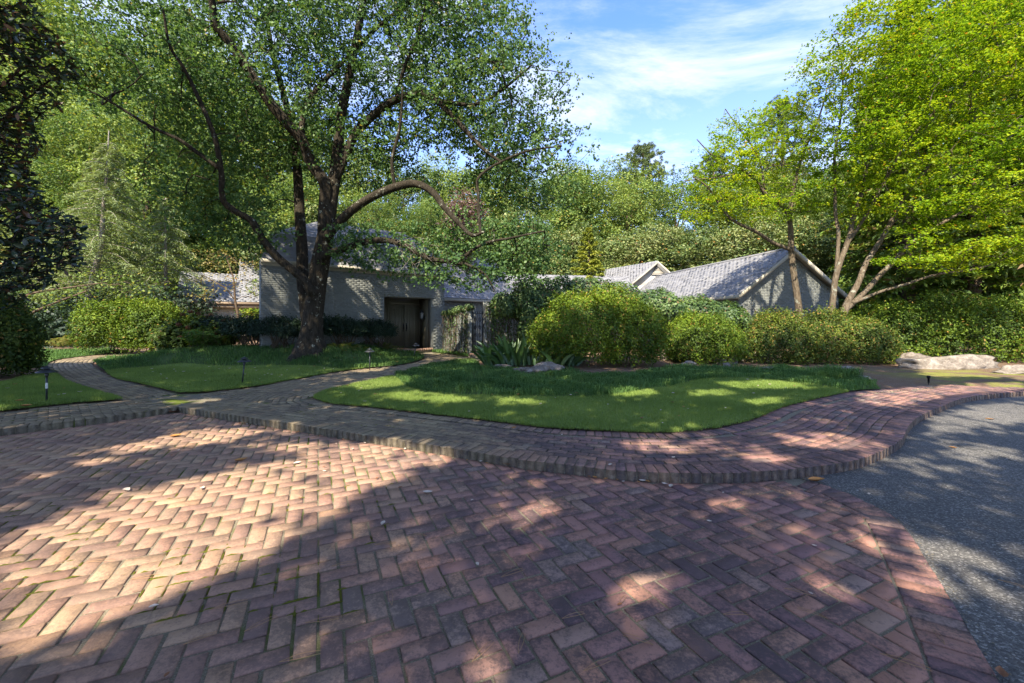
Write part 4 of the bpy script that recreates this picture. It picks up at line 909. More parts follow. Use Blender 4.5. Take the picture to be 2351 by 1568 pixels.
up_c = up[:np.argmin(np.hypot(*(up-np.array(W_([(901.7,866.5)])[0])).T))+1]
lawn1 = np.vstack([low, lm_b[1:], up_c[::-1][1:]])
LA = [(lawn1, 'lawn', .06)]
mid_a = cat(W_([(416,903),(322,881),(263.5,866.6),(244,853)]), 6); mid_b = cat(W_([(244,853),(293,847),(410,843),(497.7,844.6),(594,844),(711.4,844.4),(799,848.8),(843,845.8)]), 5)
ml_i = np.argmin(np.hypot(*(mid_low-np.array(W_([(843,845.8)])[0])).T)); lawn2 = np.vstack([mid_low[:ml_i+1], mid_b[::-1][1:], mid_a[::-1][1:]])
left_up = cat(W_([(281,918),(205,896),(146,875),(118,858),(60,866),(0,881),(-150,890),(-300,900)]), 5); lawn3 = np.vstack([left_low, left_up[1:]])
for i, (poly, sd_) in enumerate(((lawn1, 1), (lawn2, 2), (lawn3, 3))):
    o = sheet('lawn', poly, .07, lambda X, Y: gz(X, Y)+.002, M['turf'], kind='structure')
    blades('lawn_grass', poly, [5200, 3600, 4200][i], [.034, .036, .04][i], .0052, M['blade'], o, seed=sd_, zf=Z0, tb=.42, far=8.0)
def rim(name, line, n, h, parent, seed, lean=.9, w=.006):
    rng = np.random.RandomState(seed); L = resample(line[:, :2], .01); L = L[(L[:, 1] < 13)]; i = rng.randint(0, len(L), n); cl_ = np.array([mnoise.noise(Vector((L[k][0]*7, L[k][1]*7, 2.0))) for k in i]); i = i[rng.rand(n) < np.clip(.6+cl_*1.4, .1, 1)]; n = len(i); p = L[i]+rng.randn(n, 2)*.014
    z = gz(p[:, 0], p[:, 1])-.008; b = np.c_[p, z]; a = rng.rand(n)*2*PI; d = np.c_[np.cos(a), np.sin(a)]; s3 = np.c_[-d[:, 1], d[:, 0], np.zeros(n)]*w/2; hh = h*(.5+rng.rand(n)); tip = b+np.c_[d*(hh*lean*rng.rand(n))[:, None], hh*.8]
    mobj(name, np.stack([b-s3, b+s3, tip], 1).reshape(-1, 3), np.arange(3*n).reshape(n, 3), M['blade'], parent, np.clip(.35+rng.randn(n)*.2, 0, .95), kind='stuff')
lw_ = [o for o in COL.objects if o.name.startswith('lawn') and o.name.split('.')[0] == 'lawn']
rim('lawn_rim_grass', np.vstack([low, up_c]), 26000, .042, lw_[0], 61); rim('lawn_rim_grass', np.vstack([mid_a[::-1], mid_low[:ml_i]]), 16000, .045, lw_[1], 62); rim('lawn_rim_grass', np.vstack([left_low, left_up[:30]]), 12000, .045, lw_[2], 63)
# mondo grass beds
mb_end = W_([(2023,893.4)]); 
mondo_front = np.vstack([up[np.argmin(np.hypot(*(up-np.array(W_([(916,863.5)])[0])).T)):], [[-.55, 14.4]]])
b1 = np.array([G(1105, 845, .1)[:2], G(1195, 851, .1)[:2], G(1310, 853, .1)[:2], G(1360, 860, .1)[:2], G(1430, 862, .1)[:2], G(1500, 850, .1)[:2], G(1540, 840, .1)[:2], G(1620, 841, .1)[:2], G(1700, 845, .1)[:2], G(1800, 845, .1)[:2], G(1880, 852, .1)[:2], G(1950, 866, .1)[:2], G(2005, 880, .1)[:2], G(2023, 893.4, .1)[:2]])
mondo1 = np.vstack([lm_b[:-1], up[np.argmin(np.hypot(*(up-np.array(W_([(916,866)])[0])).T)):], b1, [W_([(1990,897)])[0]]])
mondo_l = np.vstack([mid_b, mid_low[ml_i:], [[-4.0, 16.2], [-7.2, 13.7], [-9.5, 13.8], [-12.2, 15.6]], [W_([(250,822)])[0]], [W_([(215,831)])[0]], [W_([(222,842)])[0]]])
mondo_b = np.vstack([cat(W_([(108,843),(113,833),(146,824),(234,814),(263,811.5),(300,810)]), 5), [[-17.5, 18.6], [-20, 18.0]], [W_([(60,800)])[0]], [W_([(50,840)])[0]]])
strip = np.array([G(992, 807.5, .1)[:2], G(1017, 809.5, .1)[:2], G(1082, 819, .1)[:2], G(1082, 813, .1)[:2], G(1017, 804, .1)[:2], G(992, 803, .1)[:2]])
lbl = iter(range(9))
for i, (poly, dens) in enumerate(((mondo1, 2600), (mondo_l, 1700), (mondo_b, 900), (strip, 1800))):
    o = sheet('grass_bed', poly, .12, lambda X, Y: gz(X, Y)+.001, M['bedturf'], kind='structure')
    blades('mondo_grass', poly, dens, [.125, .11, .11, .11][i], .0075, M['mondo'], o, seed=10+i, lean=.75, tri=False, far=9.5, tb=.4, clump=1.6 if i < 2 else None)
tuft = np.array([G(1915, 868, .1)[:2]+[.55*math.cos(a), .35*math.sin(a)] for a in np.arange(12)*PI/6]); blades('mondo_clump', tuft, 2600, .26, .009, M['mondo'], seed=31, lean=.8, tri=False, far=12, tb=.6, kind=None)
bpy.data.objects['mondo_clump']['label'] = 'taller mound of mondo grass in front of the two rocks by the right walk'; bpy.data.objects['mondo_clump']['category'] = 'grass clump'

# ------------------------------------------------------------------ shrubs
def E_(x, y, d, r): return (P(x, y, d), r)
shrub('azalea_bush', 'largest rounded yellow green azalea bush left of centre, behind the rocks', 'bush', [E_(1345, 760, 12.0, (1.35, 1.1, 1.12)), E_(1450, 772, 12.1, (1.0, 1.0, 1.03)), E_(1265, 778, 12.2, (.72, .8, .85)), E_(1395, 745, 12.3, (1.2, .9, 1.05))], 60000, M['azalea'], .072, .032, .46, seed=2, stems=24, rare=.05)
shrub('azalea_bush', 'smaller clipped azalea dome between two grey rocks, near the pale wall corner', 'bush', [E_(1622, 785, 12.9, (1.16, .95, .88)), E_(1580, 780, 13.1, (.75, .8, .80))], 42000, M['azalea'], .06, .028, .40, seed=3, stems=24)
shrub('azalea_hedge', 'loose olive green azalea hedge at the foot of the right gable', 'bush', [E_(1800, 785, 13.0, (1.05, .9, .95)), E_(1900, 782, 13.0, (1.15, .9, .95)), E_(1985, 790, 12.7, (.9, .8, .85)), E_(1755, 790, 12.8, (.6, .6, .85))], 60000, M['azalea2'], .062, .03, .42, seed=4, stems=26, rare=.07, depth=.38, bump=.13)
shrub('long_hedge', 'long dense green hedge across the right behind the pale boulders', 'hedge', [E_(2050+i*95, 775-(6 if i % 2 else 0), 13.9-.15*i, (1.25, 1.1, 1.35)) for i in range(6)], 62000, M['azalea'], .082, .04, .36, seed=5, stems=20, depth=.4, bump=.12)
shrub('azalea_bush', 'round evergreen bush sunlit on its left side, behind the curved left path', 'bush', [E_(265, 750, 16.5, (1.3, 1.2, 1.05)), E_(355, 755, 16.6, (1.3, 1.2, 1.1)), E_(310, 742, 17.0, (1.4, 1.1, 1.0))], 45000, M['azalea'], .085, .042, .40, seed=6, stems=26, bump=.12)
shrub('evergreen_bush', 'dark leafy bush cut by the left picture edge above the left lawn', 'bush', [E_(-25, 790, 9.6, (.95, .8, .92)), E_(-60, 745, 9.9, (.9, .9, .9))], 26000, M['azalea2'], .085, .042, .25, seed=7, stems=16)
for i, (x, yy, r, lb_) in enumerate(((500, 768, .72, 'clipped dark hedge shrub leftmost of the row, beside the hydrangea'), (560, 768, .78, 'clipped dark hedge shrub under the left end of the front wall'), (632, 768, .85, 'clipped dark hedge shrub immediately left of the big trunk'), (775, 771, .78, 'clipped dark hedge shrub immediately right of the big trunk'), (850, 776, .75, 'last clipped dark hedge shrub on the right, near the front door'))):
    Yp = [14.3, 13.6, 13.15, 14.2, 15.2][i]; c = P(x, yy, Yp); g0_ = float(gz(c[0], c[1]))
    shrub('clipped_hedge_shrub', lb_, 'hedge shrub', [((c[0], c[1], g0_+.60), (r, .5, .38)), ((c[0]+.3, c[1]+.1, g0_+.52), (r*.8, .5, .33))], 15000, M['dark'], .06, .028, .5, group='dark hedge along the front wall', seed=20+i, stems=30, upw=.6, rare=0, zmin=-.5, depth=.25, bump=.1)
# ivy on both garden walls and the hanging vine stems
def ivy(label, top, n, seed, L=.085, ells=None, wallp=None, stemsn=30):
    rng = np.random.RandomState(seed); P_, N_ = lumps(ells, n, .28, .14, rng, -.9, 4.0); 
    t = thing('ivy', label, 'climbing plant', (ells[0][0][0], ells[0][0][1], .1)); tt = ctint(P_, rng, base=.42); tt = np.where(rng.rand(len(tt)) < .04, .97, np.minimum(tt, .74))
    leaves('foliage', P_, nrm(N_+np.array([0, -.2, .35])+rng.randn(len(P_), 3)*.4), L*(.6+.7*rng.rand(len(P_))), L*.85*(.6+.7*rng.rand(len(P_))), M['ivy'], t, tt, rng=rng)
    if wallp:
        a, b, z0, z1, o = wallp; s = MB(); a, b = np.array(a), np.array(b); o = np.array(o); LP = []
        for i in range(stemsn):
            f = rng.rand(); p = a+(b-a)*f+o*.035; pts = [[p[0]+rng.randn()*.02*k, p[1]+rng.randn()*.008, z0+(z1-z0)*k/5] for k in range(6)]; s.tube(pts, .004+.007*rng.rand(), 4, cap=False)
            for k in range(rng.randint(6, 26)):
                h_ = rng.rand()**.7; q = np.array([p[0]+rng.randn()*.035, p[1]-.02-.03*rng.rand(), z0+(z1-z0)*h_]); LP.append(q)
        s.obj('vine_stems', M['twig'], t); LP = np.array(LP); leaves('wall_leaves', LP, nrm(np.array([*o, .2])+rng.randn(len(LP), 3)*.5), .06, .05, M['ivy'], t, ctint(LP, rng, base=.3), rng=rng)
    return t
e1_ = [(np.array([*(q0+(q1-q0)*f), 1.60+.25*f+.02])+[0, -.03, 0], (.22, .2, .16)) for f in np.linspace(.08, .97, 6)]
ivy('green vine capping the low garden wall left of the gate, bare stems hanging', 0, 4200, 41, .055, e1_, (q0, q1, .1, 1.65, qo), 46)
e2_ = [(P(1160, 700, 15.1), (.55, .5, .55)), (P(1215, 690, 15.2), (.8, .7, .8)), (P(1280, 695, 15.2), (1.0, .8, .9)), (P(1350, 690, 15.3), (1.1, .9, .85)), (P(1430, 700, 15.5), (1.1, .9, .75)), (P(1510, 708, 15.7), (1.1, .9, .7)), (P(1590, 718, 16.0), (1.0, .9, .65)), (P(1660, 728, 16.2), (.8, .7, .65)), (P(1225, 745, 14.6), (.6, .5, .95)), (P(1690, 745, 16.4), (.5, .5, .7))]
ivy('great mound of ivy swallowing the garden wall right of the iron gate', 0, 38000, 42, .095, e2_, (gq0+[.1, .0], gq0+pu*1.5, .1, 1.9, po), 60)

# strap leaved clump, every big leaf its own object
asp = thing('strap_leaf_plant', 'clump of broad glossy dark green strap leaves beside the iron gate', 'plant', G(1210, 838, .11)); rg = np.random.RandomState(5)
lv = []
for i in range(230):
    u = rg.rand(); x = 1112+u*215; b = G(x, 839+rg.rand()*4, .11)+np.array([0, rg.rand()*.7, 0]); b[2] = .12
    a = (-.9+1.8*u)+rg.randn()*.5; hgt = (.86-.36*abs(u-.35)*1.3)*(.75+.5*rg.rand()); d = np.array([math.sin(a)*(.45+.25*rg.rand()), -.22+rg.randn()*.25, 1.0]); d = nrm(d); L = hgt*1.15; bend = .25+.55*rg.rand(); w = .088*(.7+.6*rg.rand())
    side = nrm(np.cross(d, [rg.randn()*.4, -1, .2+rg.randn()*.3])); V = []; K = 7
    for k in range(K):
        f = k/(K-1); c = b+d*L*f+np.array([d[0]*.6, d[1]*.6, -.55])*L*bend*f**2.4; ww = w*(math.sin(PI*min(1, .12+f*.88)**.8)+.05) if f < 1 else 0.002; nn = np.cross(side, d); V += [c-side*ww/2+nn*ww*.15, c-nn*ww*.02, c+side*ww/2+nn*ww*.15]
    Q = [[k*3+j, k*3+j+1, k*3+j+4, k*3+j+3] for k in range(K-1) for j in (0, 1)]
    mobj('leaf', V, np.array(Q), M['strap'], asp, np.clip(.4+rg.randn()*.22, 0, .95), smooth=True)
# ferns
def fern(label, c, r, n, seed, h=.4, tb=.5, mat='fern', L=.5, group=None, name='fern'):
    rng = np.random.RandomState(seed); t = thing(name, label, 'fern', c, group); C_, N_, U_, S_ = [], [], [], []
    s = MB()
    for i in range(n):
        b = np.array(c)+[*(rng.randn(2)*r*.5), 0]; b[2] = float(gz(b[0], b[1])); a = rng.rand()*2*PI; d = np.array([math.cos(a), math.sin(a), 0]); Lf = L*(.6+.6*rng.rand()); hh = h*(.6+.6*rng.rand()); pts = [b+d*Lf*f+[0, 0, hh*math.sin(f*2.2)] for f in np.linspace(0, 1, 7)]
        s.tube(pts, .003, 3, cap=False); side = np.array([-d[1], d[0], 0])
        for f in np.linspace(.15, 1, 16):
            q = b+d*Lf*f+[0, 0, hh*math.sin(f*2.2)]; w = .13*math.sin(PI*(.15+.8*f))*Lf/.5
            for sg_ in (-1, 1): C_.append(q+side*sg_*w*.5); U_.append(side*sg_+d*.4+[0, 0, -.15]); N_.append([d[0]*.3, d[1]*.3, 1]); S_.append(w)
    s.obj('stems', M['twig'], t); C_, N_, U_, S_ = map(np.array, (C_, N_, U_, S_)); leaves('fronds', C_, N_+rng.randn(len(C_), 3)*.15, S_*1.1, S_*.28, M[mat], t, np.clip(tb+rng.randn(len(C_))*.2, 0, .98), U=U_, rng=rng)
fern('bright green fern patch in front of the hydrangea, left of the big tree', G(470, 829, .11), .55, 60, 51, .48, .5, L=.6)
fern('spreading green fern at the foot of the clipped hedge, left of the trunk', G(535, 822, .12), .4, 34, 52, .4, .5)
fern('paler fern beside the white trunk in the far left bed', P(150, 775, 19.5)*[1, 1, 0]+[0, 0, .1], .7, 40, 53, .5, .9, L=.7)
fern('small fern between the gate step and the strap leaf clump', G(1122, 832, .1), .16, 16, 54, .28, .6, L=.3)
fern('brownish low fern strip under the hedge near the front door', G(880, 812, .15), .45, 60, 55, .16, .8, L=.35)
fern('rusty low fern patch right of the trunk base', G(800, 815, .3), .45, 46, 56, .16, .75, L=.35)
# hydrangea with dried heads
hyd = shrub('hydrangea', 'hydrangea with large leaves and brown dried flower heads beside the round bush', 'bush', [E_(450, 775, 14.2, (.8, .7, .62)), E_(500, 778, 13.9, (.55, .5, .5)), E_(395, 785, 14.0, (.55, .5, .55))], 7000, M['azalea2'], .13, .095, .35, seed=61, stems=40, depth=.5, bump=.2)
rg = np.random.RandomState(62)
for (x, y, d) in ((438, 716, 14.2), (420, 722, 14.1), (455, 720, 14.4), (470, 728, 14.3), (484, 724, 14.3), (515, 735, 14.0), (530, 733, 14.0), (410, 745, 13.7), (432, 752, 13.6), (495, 765, 13.5), (507, 772, 13.4), (415, 775, 13.5), (552, 745, 13.9)):
    c = P(x, y, d); D_ = nrm(rg.randn(120, 3)); q = c+D_*np.array([.085, .085, .06]); leaves('dried_flower_head', q, D_, .035, .03, M['head'], hyd, rg.rand(120), rng=rg)

# ------------------------------------------------------------------ rocks
def rk_(label, x, y, w, h, mat='rock', seed=1, dz=.0, depth=.7, rz=0.0, cuts=3, group='rocks in the beds'):
    g = G(x, y, .1); d = g[1]+w*d2m(g[1])*depth*.3; ww = w*g[1]/F; hh = h*g[1]/F
    return boulder(label, (g[0], g[1]+ww*depth*.25, float(gz(g[0], g[1]))+hh*.12), (ww/2*1.08, ww/2*depth, hh*.78), M[mat], seed, group, rz, cuts)
def d2m(y): return 1/F
rk_('humped grey rock at the foot of the strap leaf clump', 1218, 860, 82, 25, 'rock', 71, cuts=2)
rk_('flatter grey rock touching the humped rock on its right', 1262, 853, 70, 26, 'rock', 72, cuts=3)
rk_('low grey stone tip left of the humped rock', 1150, 845, 42, 9, 'rock', 73)
rk_('small pale stone at the right foot of the flat rock', 1287, 862, 30, 8, 'rock', 74)
rk_('upright tan rock at the right edge of the largest azalea', 1533, 829, 40, 26, 'rock', 75, cuts=4)
rk_('small pale rock in the grass in front of the clipped azalea dome', 1584, 840, 34, 13, 'rock_pale', 76)
rk_('angular pale rock right of the clipped azalea dome', 1672, 836, 50, 28, 'rock_pale', 77, cuts=5)
rk_('small reddish stone below the angular pale rock', 1674, 846, 28, 14, 'rock', 78)
rk_('large grey boulder between clipped dome and gable hedge', 1738, 831, 88, 46, 'rock_pale', 79, cuts=4)
rk_('small brown stone right of the large grey boulder', 1787, 831, 22, 15, 'rock', 80)
rk_('flat tan rock half sunk in mulch below the gable hedge', 1768, 851, 40, 10, 'rock', 81)
rk_('pale rounded rock behind the tall mound of mondo grass', 1952, 860, 58, 20, 'rock_pale', 82)
rk_('flat pale stone right of the mound of mondo grass', 1985, 872, 44, 12, 'rock_pale', 83)
rk_('striped grey boulder left of the biggest pale boulder by the long hedge', 2105, 836, 72, 28, 'rock', 84, cuts=3)
rk_('biggest pale sunlit boulder lying in front of the long hedge', 2205, 846, 215, 40, 'rock_pale', 85, depth=.35, cuts=2)
rk_('pale rock cut by the right picture edge', 2340, 858, 95, 22, 'rock_pale', 86, depth=.5)
# ------------------------------------------------------------------ trees
def build_tree(root, limbs, targets, barkmat, limb_sides=14, up=.25, twig_r=.006, wob=.06, seed=1, tw_sides=4, flare=None, branchname='branches', trunk_n=1, maxjump=None, rpow=.42, thin_mat=None):
    rng = np.random.RandomState(seed); pos = []; par = []; base_r = []; chains = []
    for pts, r in limbs:
        idx = []
        st = None
        if pos:
            d = np.linalg.norm(np.array(pos)-np.array(pts[0]), axis=1); st = int(np.argmin(d))
        for k, p in enumerate(pts):
            par.append(idx[-1] if idx else (st if st is not None else -1)); pos.append(np.array(p)); base_r.append(r[k]); idx.append(len(pos)-1)
        chains.append(idx)
    nl = len(pos); cap_ = nl+len(targets)*6+10; Pn = np.zeros((cap_, 3)); Pn[:nl] = pos; n = nl; cost = np.zeros(cap_); par = par+[0]*(cap_-nl); depth_ = np.zeros(cap_)
    lowi = np.array(base_r) > .5*max(base_r); cost[:nl][lowi] = .6
    tg = np.array(targets); dd = np.array([np.min(np.linalg.norm(Pn[:nl]-t, axis=1)) for t in tg]); tg = tg[np.argsort(dd+rng.rand(len(dd))*.3)]; tch = []
    for t in tg:
        d = np.linalg.norm(Pn[:n]-t, axis=1)+cost[:n]+depth_[:n]*.08; i = int(np.argmin(d)); a = Pn[i].copy(); L = np.linalg.norm(t-a)
        k = 2 if L < .5 else (3 if L < 1.2 else 5); idx = [i]; pv = Pn[par[i]] if par[i] >= 0 else a-[0, 0, 1]; dir0 = nrm(a-pv)*L*.35*.6
        for j in range(1, k+1):
            f = j/k; q = a+(t-a)*f+dir0*f*(1-f)*2+np.array([0, 0, up*L*f*(1-f)])+(rng.randn(3)*.035*L if j < k else 0)
            Pn[n] = q; par[n] = idx[-1]; depth_[n] = depth_[i]+1; idx.append(n); n += 1
        tch.append(idx)
    load = np.zeros(n)
    for c in tch: load[c[-1]] += 1
    for i in range(n-1, -1, -1):
        if par[i] >= 0 and par[i] < i: load[par[i]] += load[i]
    rad = twig_r*np.maximum(load, .6)**rpow; 
    tm = MB(); bm_ = MB(); lm = MB()
    for ci, c in enumerate(chains):
        pts = Pn[c]; r = np.array([base_r[i] for i in c]); q = cat(np.c_[pts, r], 5); 
        if ci > 0 and par[c[0]] >= 0: q = np.vstack([[*(Pn[par[c[0]]]*.5+pts[0]*.5), r[0]], q]) if np.linalg.norm(Pn[par[c[0]]]-pts[0]) > .05 else q
        tgt = tm if ci < trunk_n else lm
        V, Q = tube(q[:, :3], q[:, 3], limb_sides if ci >= trunk_n else 28, wob if ci < trunk_n else wob*.5, flare(q) if (flare and ci == 0) else None); tgt.add(V, Q)
    for c in tch:
        r = rad[c]; r[0] = min(r[0], r[1]*1.5, .8*(base_r[c[0]] if c[0] < nl else 9)); bm_.tube(Pn[c], np.maximum(r, twig_r*.6), tw_sides, cap=False)
    tm.obj('trunk', barkmat, root, smooth=True)
    if lm.V: lm.obj('limbs', barkmat, root, smooth=True)
    if bm_.V: bm_.obj(branchname, thin_mat or barkmat, root)
    return Pn[:n], [c[-1] for c in tch]
def ellpts(ells, n, rng, shell=.5, keep=None):
    w = np.array([np.prod(r) for _, r in ells])**.75; w /= w.sum(); out = []
    for (c, r), k in zip(ells, np.ceil(w*n).astype(int)):
        d = nrm(rng.randn(k*2, 3)); p = np.array(c)+d*(rng.rand(len(d))**(1/(2+shell*3)))[:, None]*np.array(r); 
        if keep is not None: p = p[keep(p)]
        out.append(p[:k])
    return np.vstack(out)
def thin(p, mind, rng):
    p = p[rng.permutation(len(p))]; out = []
    for q in p:
        if not out or np.min(np.linalg.norm(np.array(out)-q, axis=1)) > mind: out.append(q)
    return np.array(out)
def spray_leaves(ends, n_spr, n_lf, R_, flat, rng, Ls=.17, jit=.03, down=.35):
    k = len(ends); c = np.repeat(ends, n_spr, 0)+rng.randn(k*n_spr, 3)*np.array([R_, R_, R_*flat]); d = nrm(rng.randn(len(c), 3)*np.array([1, 1, .35])-np.array([0, 0, down]))
    f = np.tile(np.linspace(-.5, .5, n_lf), len(c)); return np.repeat(c, n_lf, 0)+np.repeat(d, n_lf, 0)*(f*Ls)[:, None]+rng.randn(len(f), 3)*jit
def twig_leaves(ends, n_per, R_, flat, rng, hang=.0):
    k = len(ends); c = np.repeat(ends, n_per, 0); d = rng.randn(len(c), 3)*np.array([R_, R_, R_*flat]); d[:, 2] -= hang*np.linalg.norm(d[:, :2], axis=1); return c+d

def planemask(p, A3, n3, polys):
    "does the sunlight blocked by p fall on one of the lit patches of a wall"
    S3 = np.array(SUN); t = ((p-A3)@n3)/(S3@n3); q = p-t[:, None]*S3; x, y = toD(q); m_ = np.zeros(len(p), bool); pt = np.stack([x, y], 1)
    for L in polys: m_ |= inpoly(pt, np.array(L, float))
    return m_ & (t > .05)
WLIT = [[(602,598),(650,598),(668,640),(660,700),(640,735),(625,720),(640,680),(618,650),(602,690)],[(602,700),(618,690),(625,740),(604,745)],[(745,612),(800,612),(830,630),(860,655),(850,672),(825,665),(800,660),(780,640),(750,660),(742,700),(736,660)],[(872,640),(905,655),(925,672),(900,668)],[(960,630),(985,632),(1000,650),(975,645)],[(800,700),(815,716),(808,720)],[(996,690),(1008,650),(1014,700),(1006,760),(998,800),(990,780)],[(700,700),(735,712),(738,735),(715,720)]]
GLIT = [[(1697,672),(1722,664),(1724,740),(1700,740)],[(1742,655),(1775,640),(1800,622),(1800,660),(1785,690),(1770,710),(1752,690)],[(1846,598),(1866,612),(1884,640),(1880,690),(1868,705),(1855,660)],[(1735,690),(1745,700),(1742,730),(1732,715)]]
WA3, WN3 = np.array([*WA, 0]), np.array([*wout, 0]); GA3, GN3 = np.array([*c0, 0]), np.array([*go2, 0])
def wallfree(p, r, k=.9): return ~(planemask(p, WA3, WN3, WLIT) & (r.rand(len(p)) < k))
# ---- the big shade tree in front of the house
T0 = 12.7
def PT(L): return [P(x, y, T0+dy) for x, y, dy in L]
trunk = PT([(712,836,0),(712,800,0),(714,770,0),(719,720,.0),(725,670,.0),(732,620,.02),(742,570,.05),(750,520,.05)]); tr_r = [.60,.42,.33,.285,.27,.265,.25,.22]
limbs = [(trunk, tr_r),
 (PT([(748,530,.05),(747,480,0),(746,422,-.1),(714,375,-.3),(695,324,-.5),(660,285,-.7),(625,242,-.9),(601,207,-1.1),(562,148,-1.3),(523,94,-1.5),(496,59,-1.7),(488,10,-1.9),(480,-60,-2.2)]), [.24,.2,.17,.155,.145,.14,.135,.125,.115,.105,.1,.08,.06]),
 (PT([(716,672,-.28),(694,638,-.35),(647,600,-.5),(612,562,-.7),(588,524,-.9),(574,504,-1.0),(515,465,-1.4),(508,394,-1.6),(492,312,-1.8),(453,219,-2.0),(422,156,-2.2),(390,105,-2.4),(375,23,-2.6)]), [.13,.125,.115,.105,.10,.09,.075,.065,.058,.048,.04,.032,.025]),
 (PT([(750,520,.05),(760,460,.1),(775,351,.2),(782,273,.2),(800,180,.1),(818,90,0),(833,0,-.2),(840,-90,-.4)]), [.22,.19,.16,.14,.12,.105,.09,.06]),
 (PT([(766,420,.1),(790,365,.2),(818,305,.3),(860,262,.2),(907,230,.0),(962,215,-.2),(1001,230,-.4),(1052,281,-.6),(1103,336,-.8),(1150,372,-1.0)]), [.15,.135,.125,.115,.11,.1,.085,.07,.055,.035]),
 (PT([(752,545,-.12),(767,523,-.2),(806,484,-.4),(853,453,-.6),(907,430,-.8),(954,422,-.9),(993,441,-1.0),(1017,472,-1.1),(1052,511,-1.2),(1083,540,-1.3),(1112,532,-1.4)]), [.15,.135,.125,.118,.112,.105,.095,.085,.068,.05,.033]),
 (PT([(745,590,-.15),(755,582,-.25),(799,568,-.4),(843,554,-.5),(887,552,-.6),(925,562,-.7),(960,581,-.7),(992,595,-.8),(1048,603,-.9),(1086,613,-1.0),(1118,635,-1.1),(1135,668,-1.1)]), [.12,.11,.10,.092,.087,.08,.074,.066,.055,.042,.03,.02]),
 (PT([(706,735,.22),(700,688,.3),(694,630,.35),(694,585,.4),(688,497,.6),(687,468,.7),(679,351,1.0),(660,250,1.3),(625,117,1.6),(610,20,1.8)]), [.19,.18,.175,.165,.155,.15,.125,.10,.08,.06]),
 (PT([(503,386,-1.6),(449,347,-1.7),(410,320,-1.9),(344,289,-2.1),(254,234,-2.4),(203,207,-2.6)]), [.055,.05,.045,.036,.027,.018]),
 (PT([(692,320,-.5),(700,250,-.3),(740,190,0),(800,130,.2),(870,60,.3),(960,-10,.2)]), [.08,.08,.07,.06,.05,.04]),
 (PT([(910,228,0),(930,150,-.3),(960,80,-.6),(980,0,-.9)]), [.06,.05,.04,.03]),
 (PT([(1001,230,-.4),(1090,240,-.5),(1160,200,-.8),(1220,150,-1.0)]), [.06,.05,.04,.025]),
 (PT([(907,430,-.8),(900,370,-.9),(918,290,-1.0),(925,200,-1.2)]), [.05,.045,.035,.025]),
 (PT([(1050,600,-.9),(1110,560,-1.0),(1180,545,-1.2),(1250,530,-1.4)]), [.05,.04,.03,.02]),
 (PT([(1103,536,-1.3),(1098,450,-1.3),(1105,400,-1.3),(1200,350,-1.4),(1290,335,-1.5)]), [.045,.04,.035,.03,.02]),
]
rngt = np.random.RandomState(77)
crown_ok = [(-60,-400),(1150,-400),(1190,-20),(1225,40),(1290,110),(1340,190),(1355,240),(1368,350),(1300,378),(1330,430),(1320,500),(1280,590),(1230,650),(1120,680),(1010,665),(900,650),(800,640),(700,600),(620,570),(580,590),(500,560),(430,520),(330,510),(260,400),(190,300),(150,200),(-60,100)]
def keepc(p):
    x, y = toD(p); ok = inpoly(np.stack([x, y], 1), np.array(crown_ok)) & (p[:, 1] > 7.0)
    # airy windows where the sky shows
    for (cx_, cy_, rx_, ry_) in ((1020, 375, 70, 38), (640, 215, 34, 50), (820, 235, 28, 34), (590, 420, 40, 30), (960, 480, 50, 32), (860, 500, 40, 24)):
        ok &= (((x-cx_)/rx_)**2+((y-cy_)/ry_)**2 > 1) | (np.random.RandomState(3).rand(len(x)) < .12)
    return ok
ce = [(P(600, 190, 13.0), (3.4, 2.6, 2.6)), (P(860, 120, 13.6), (3.6, 2.8, 2.6)), (P(1110, 210, 13.2), (2.8, 2.4, 2.4)), (P(1210, 380, 13.0), (2.0, 1.9, 1.5)), (P(1120, 560, 12.9), (2.3, 1.4, .95)), (P(490, 400, 12.4), (1.9, 1.6, 1.6)), (P(380, 150, 11.8), (2.4, 1.8, 2.0)),
      (P(960, 575, 12.6), (2.1, 1.2, .85)), (P(1090, 610, 12.3), (1.9, 1.2, .7)), (P(1180, 600, 12.3), (1.3, 1.0, .7)), (P(860, 590, 12.9), (1.3, .9, .5)), (P(800, 545, 12.2), (1.0, .8, .45)), (P(700, -180, 13.0), (6.2, 3.6, 2.8)), (P(1000, 330, 13.6), (2.6, 1.8, 1.6)), (P(540, 540, 12.6), (1.6, 1.2, 1.1)), (P(1060, 60, 13.2), (2.0, 2.2, 1.8)), (P(780, 330, 13.4), (2.4, 1.8, 1.4)), (P(1210, 560, 13.0), (1.3, 1.1, .9))]
tg = thin(ellpts(ce, 3000, rngt, .3, keepc), .275, rngt)
big = thing('shade_tree', 'big old maple with leaning twin trunk and wide airy green crown before the house', 'tree', (P(712, 800, T0)[0], T0, .5))
nodes, ends = build_tree(big, limbs, tg, M['bark'], flare=lambda q: np.clip((1.25-q[:, 2])/1.1, 0, 1)**2*.55, trunk_n=1, seed=7, twig_r=.0055, wob=.05, up=.3)
en = nodes[ends]; lc = spray_leaves(en, 9, 8, .26, .5, rngt, .26, .032, .5); lc = lc[(lc[:, 1] > 6) & wallfree(lc, rngt, .93)]
x_, y_ = toD(lc); lc = lc[~((x_ > 1378) | ((y_ > 690)))]
tt = ctint(lc, rngt, .45, .42, 1.2); tt = np.where(rngt.rand(len(lc)) < .012, .97, np.minimum(tt, .75))
print('big tree', len(tg), len(lc))
NN = nrm(np.array([0, -.15, .45])+rngt.randn(len(lc), 3)*.55); LL = .085*(.65+.6*rngt.rand(len(lc)))
leaves('crown', lc, NN, LL, LL*.85, M['maple_big'], big, tt, rng=rngt, U=np.array([0, -.1, -.5])+rngt.randn(len(lc), 3)*.6, droop=.15)
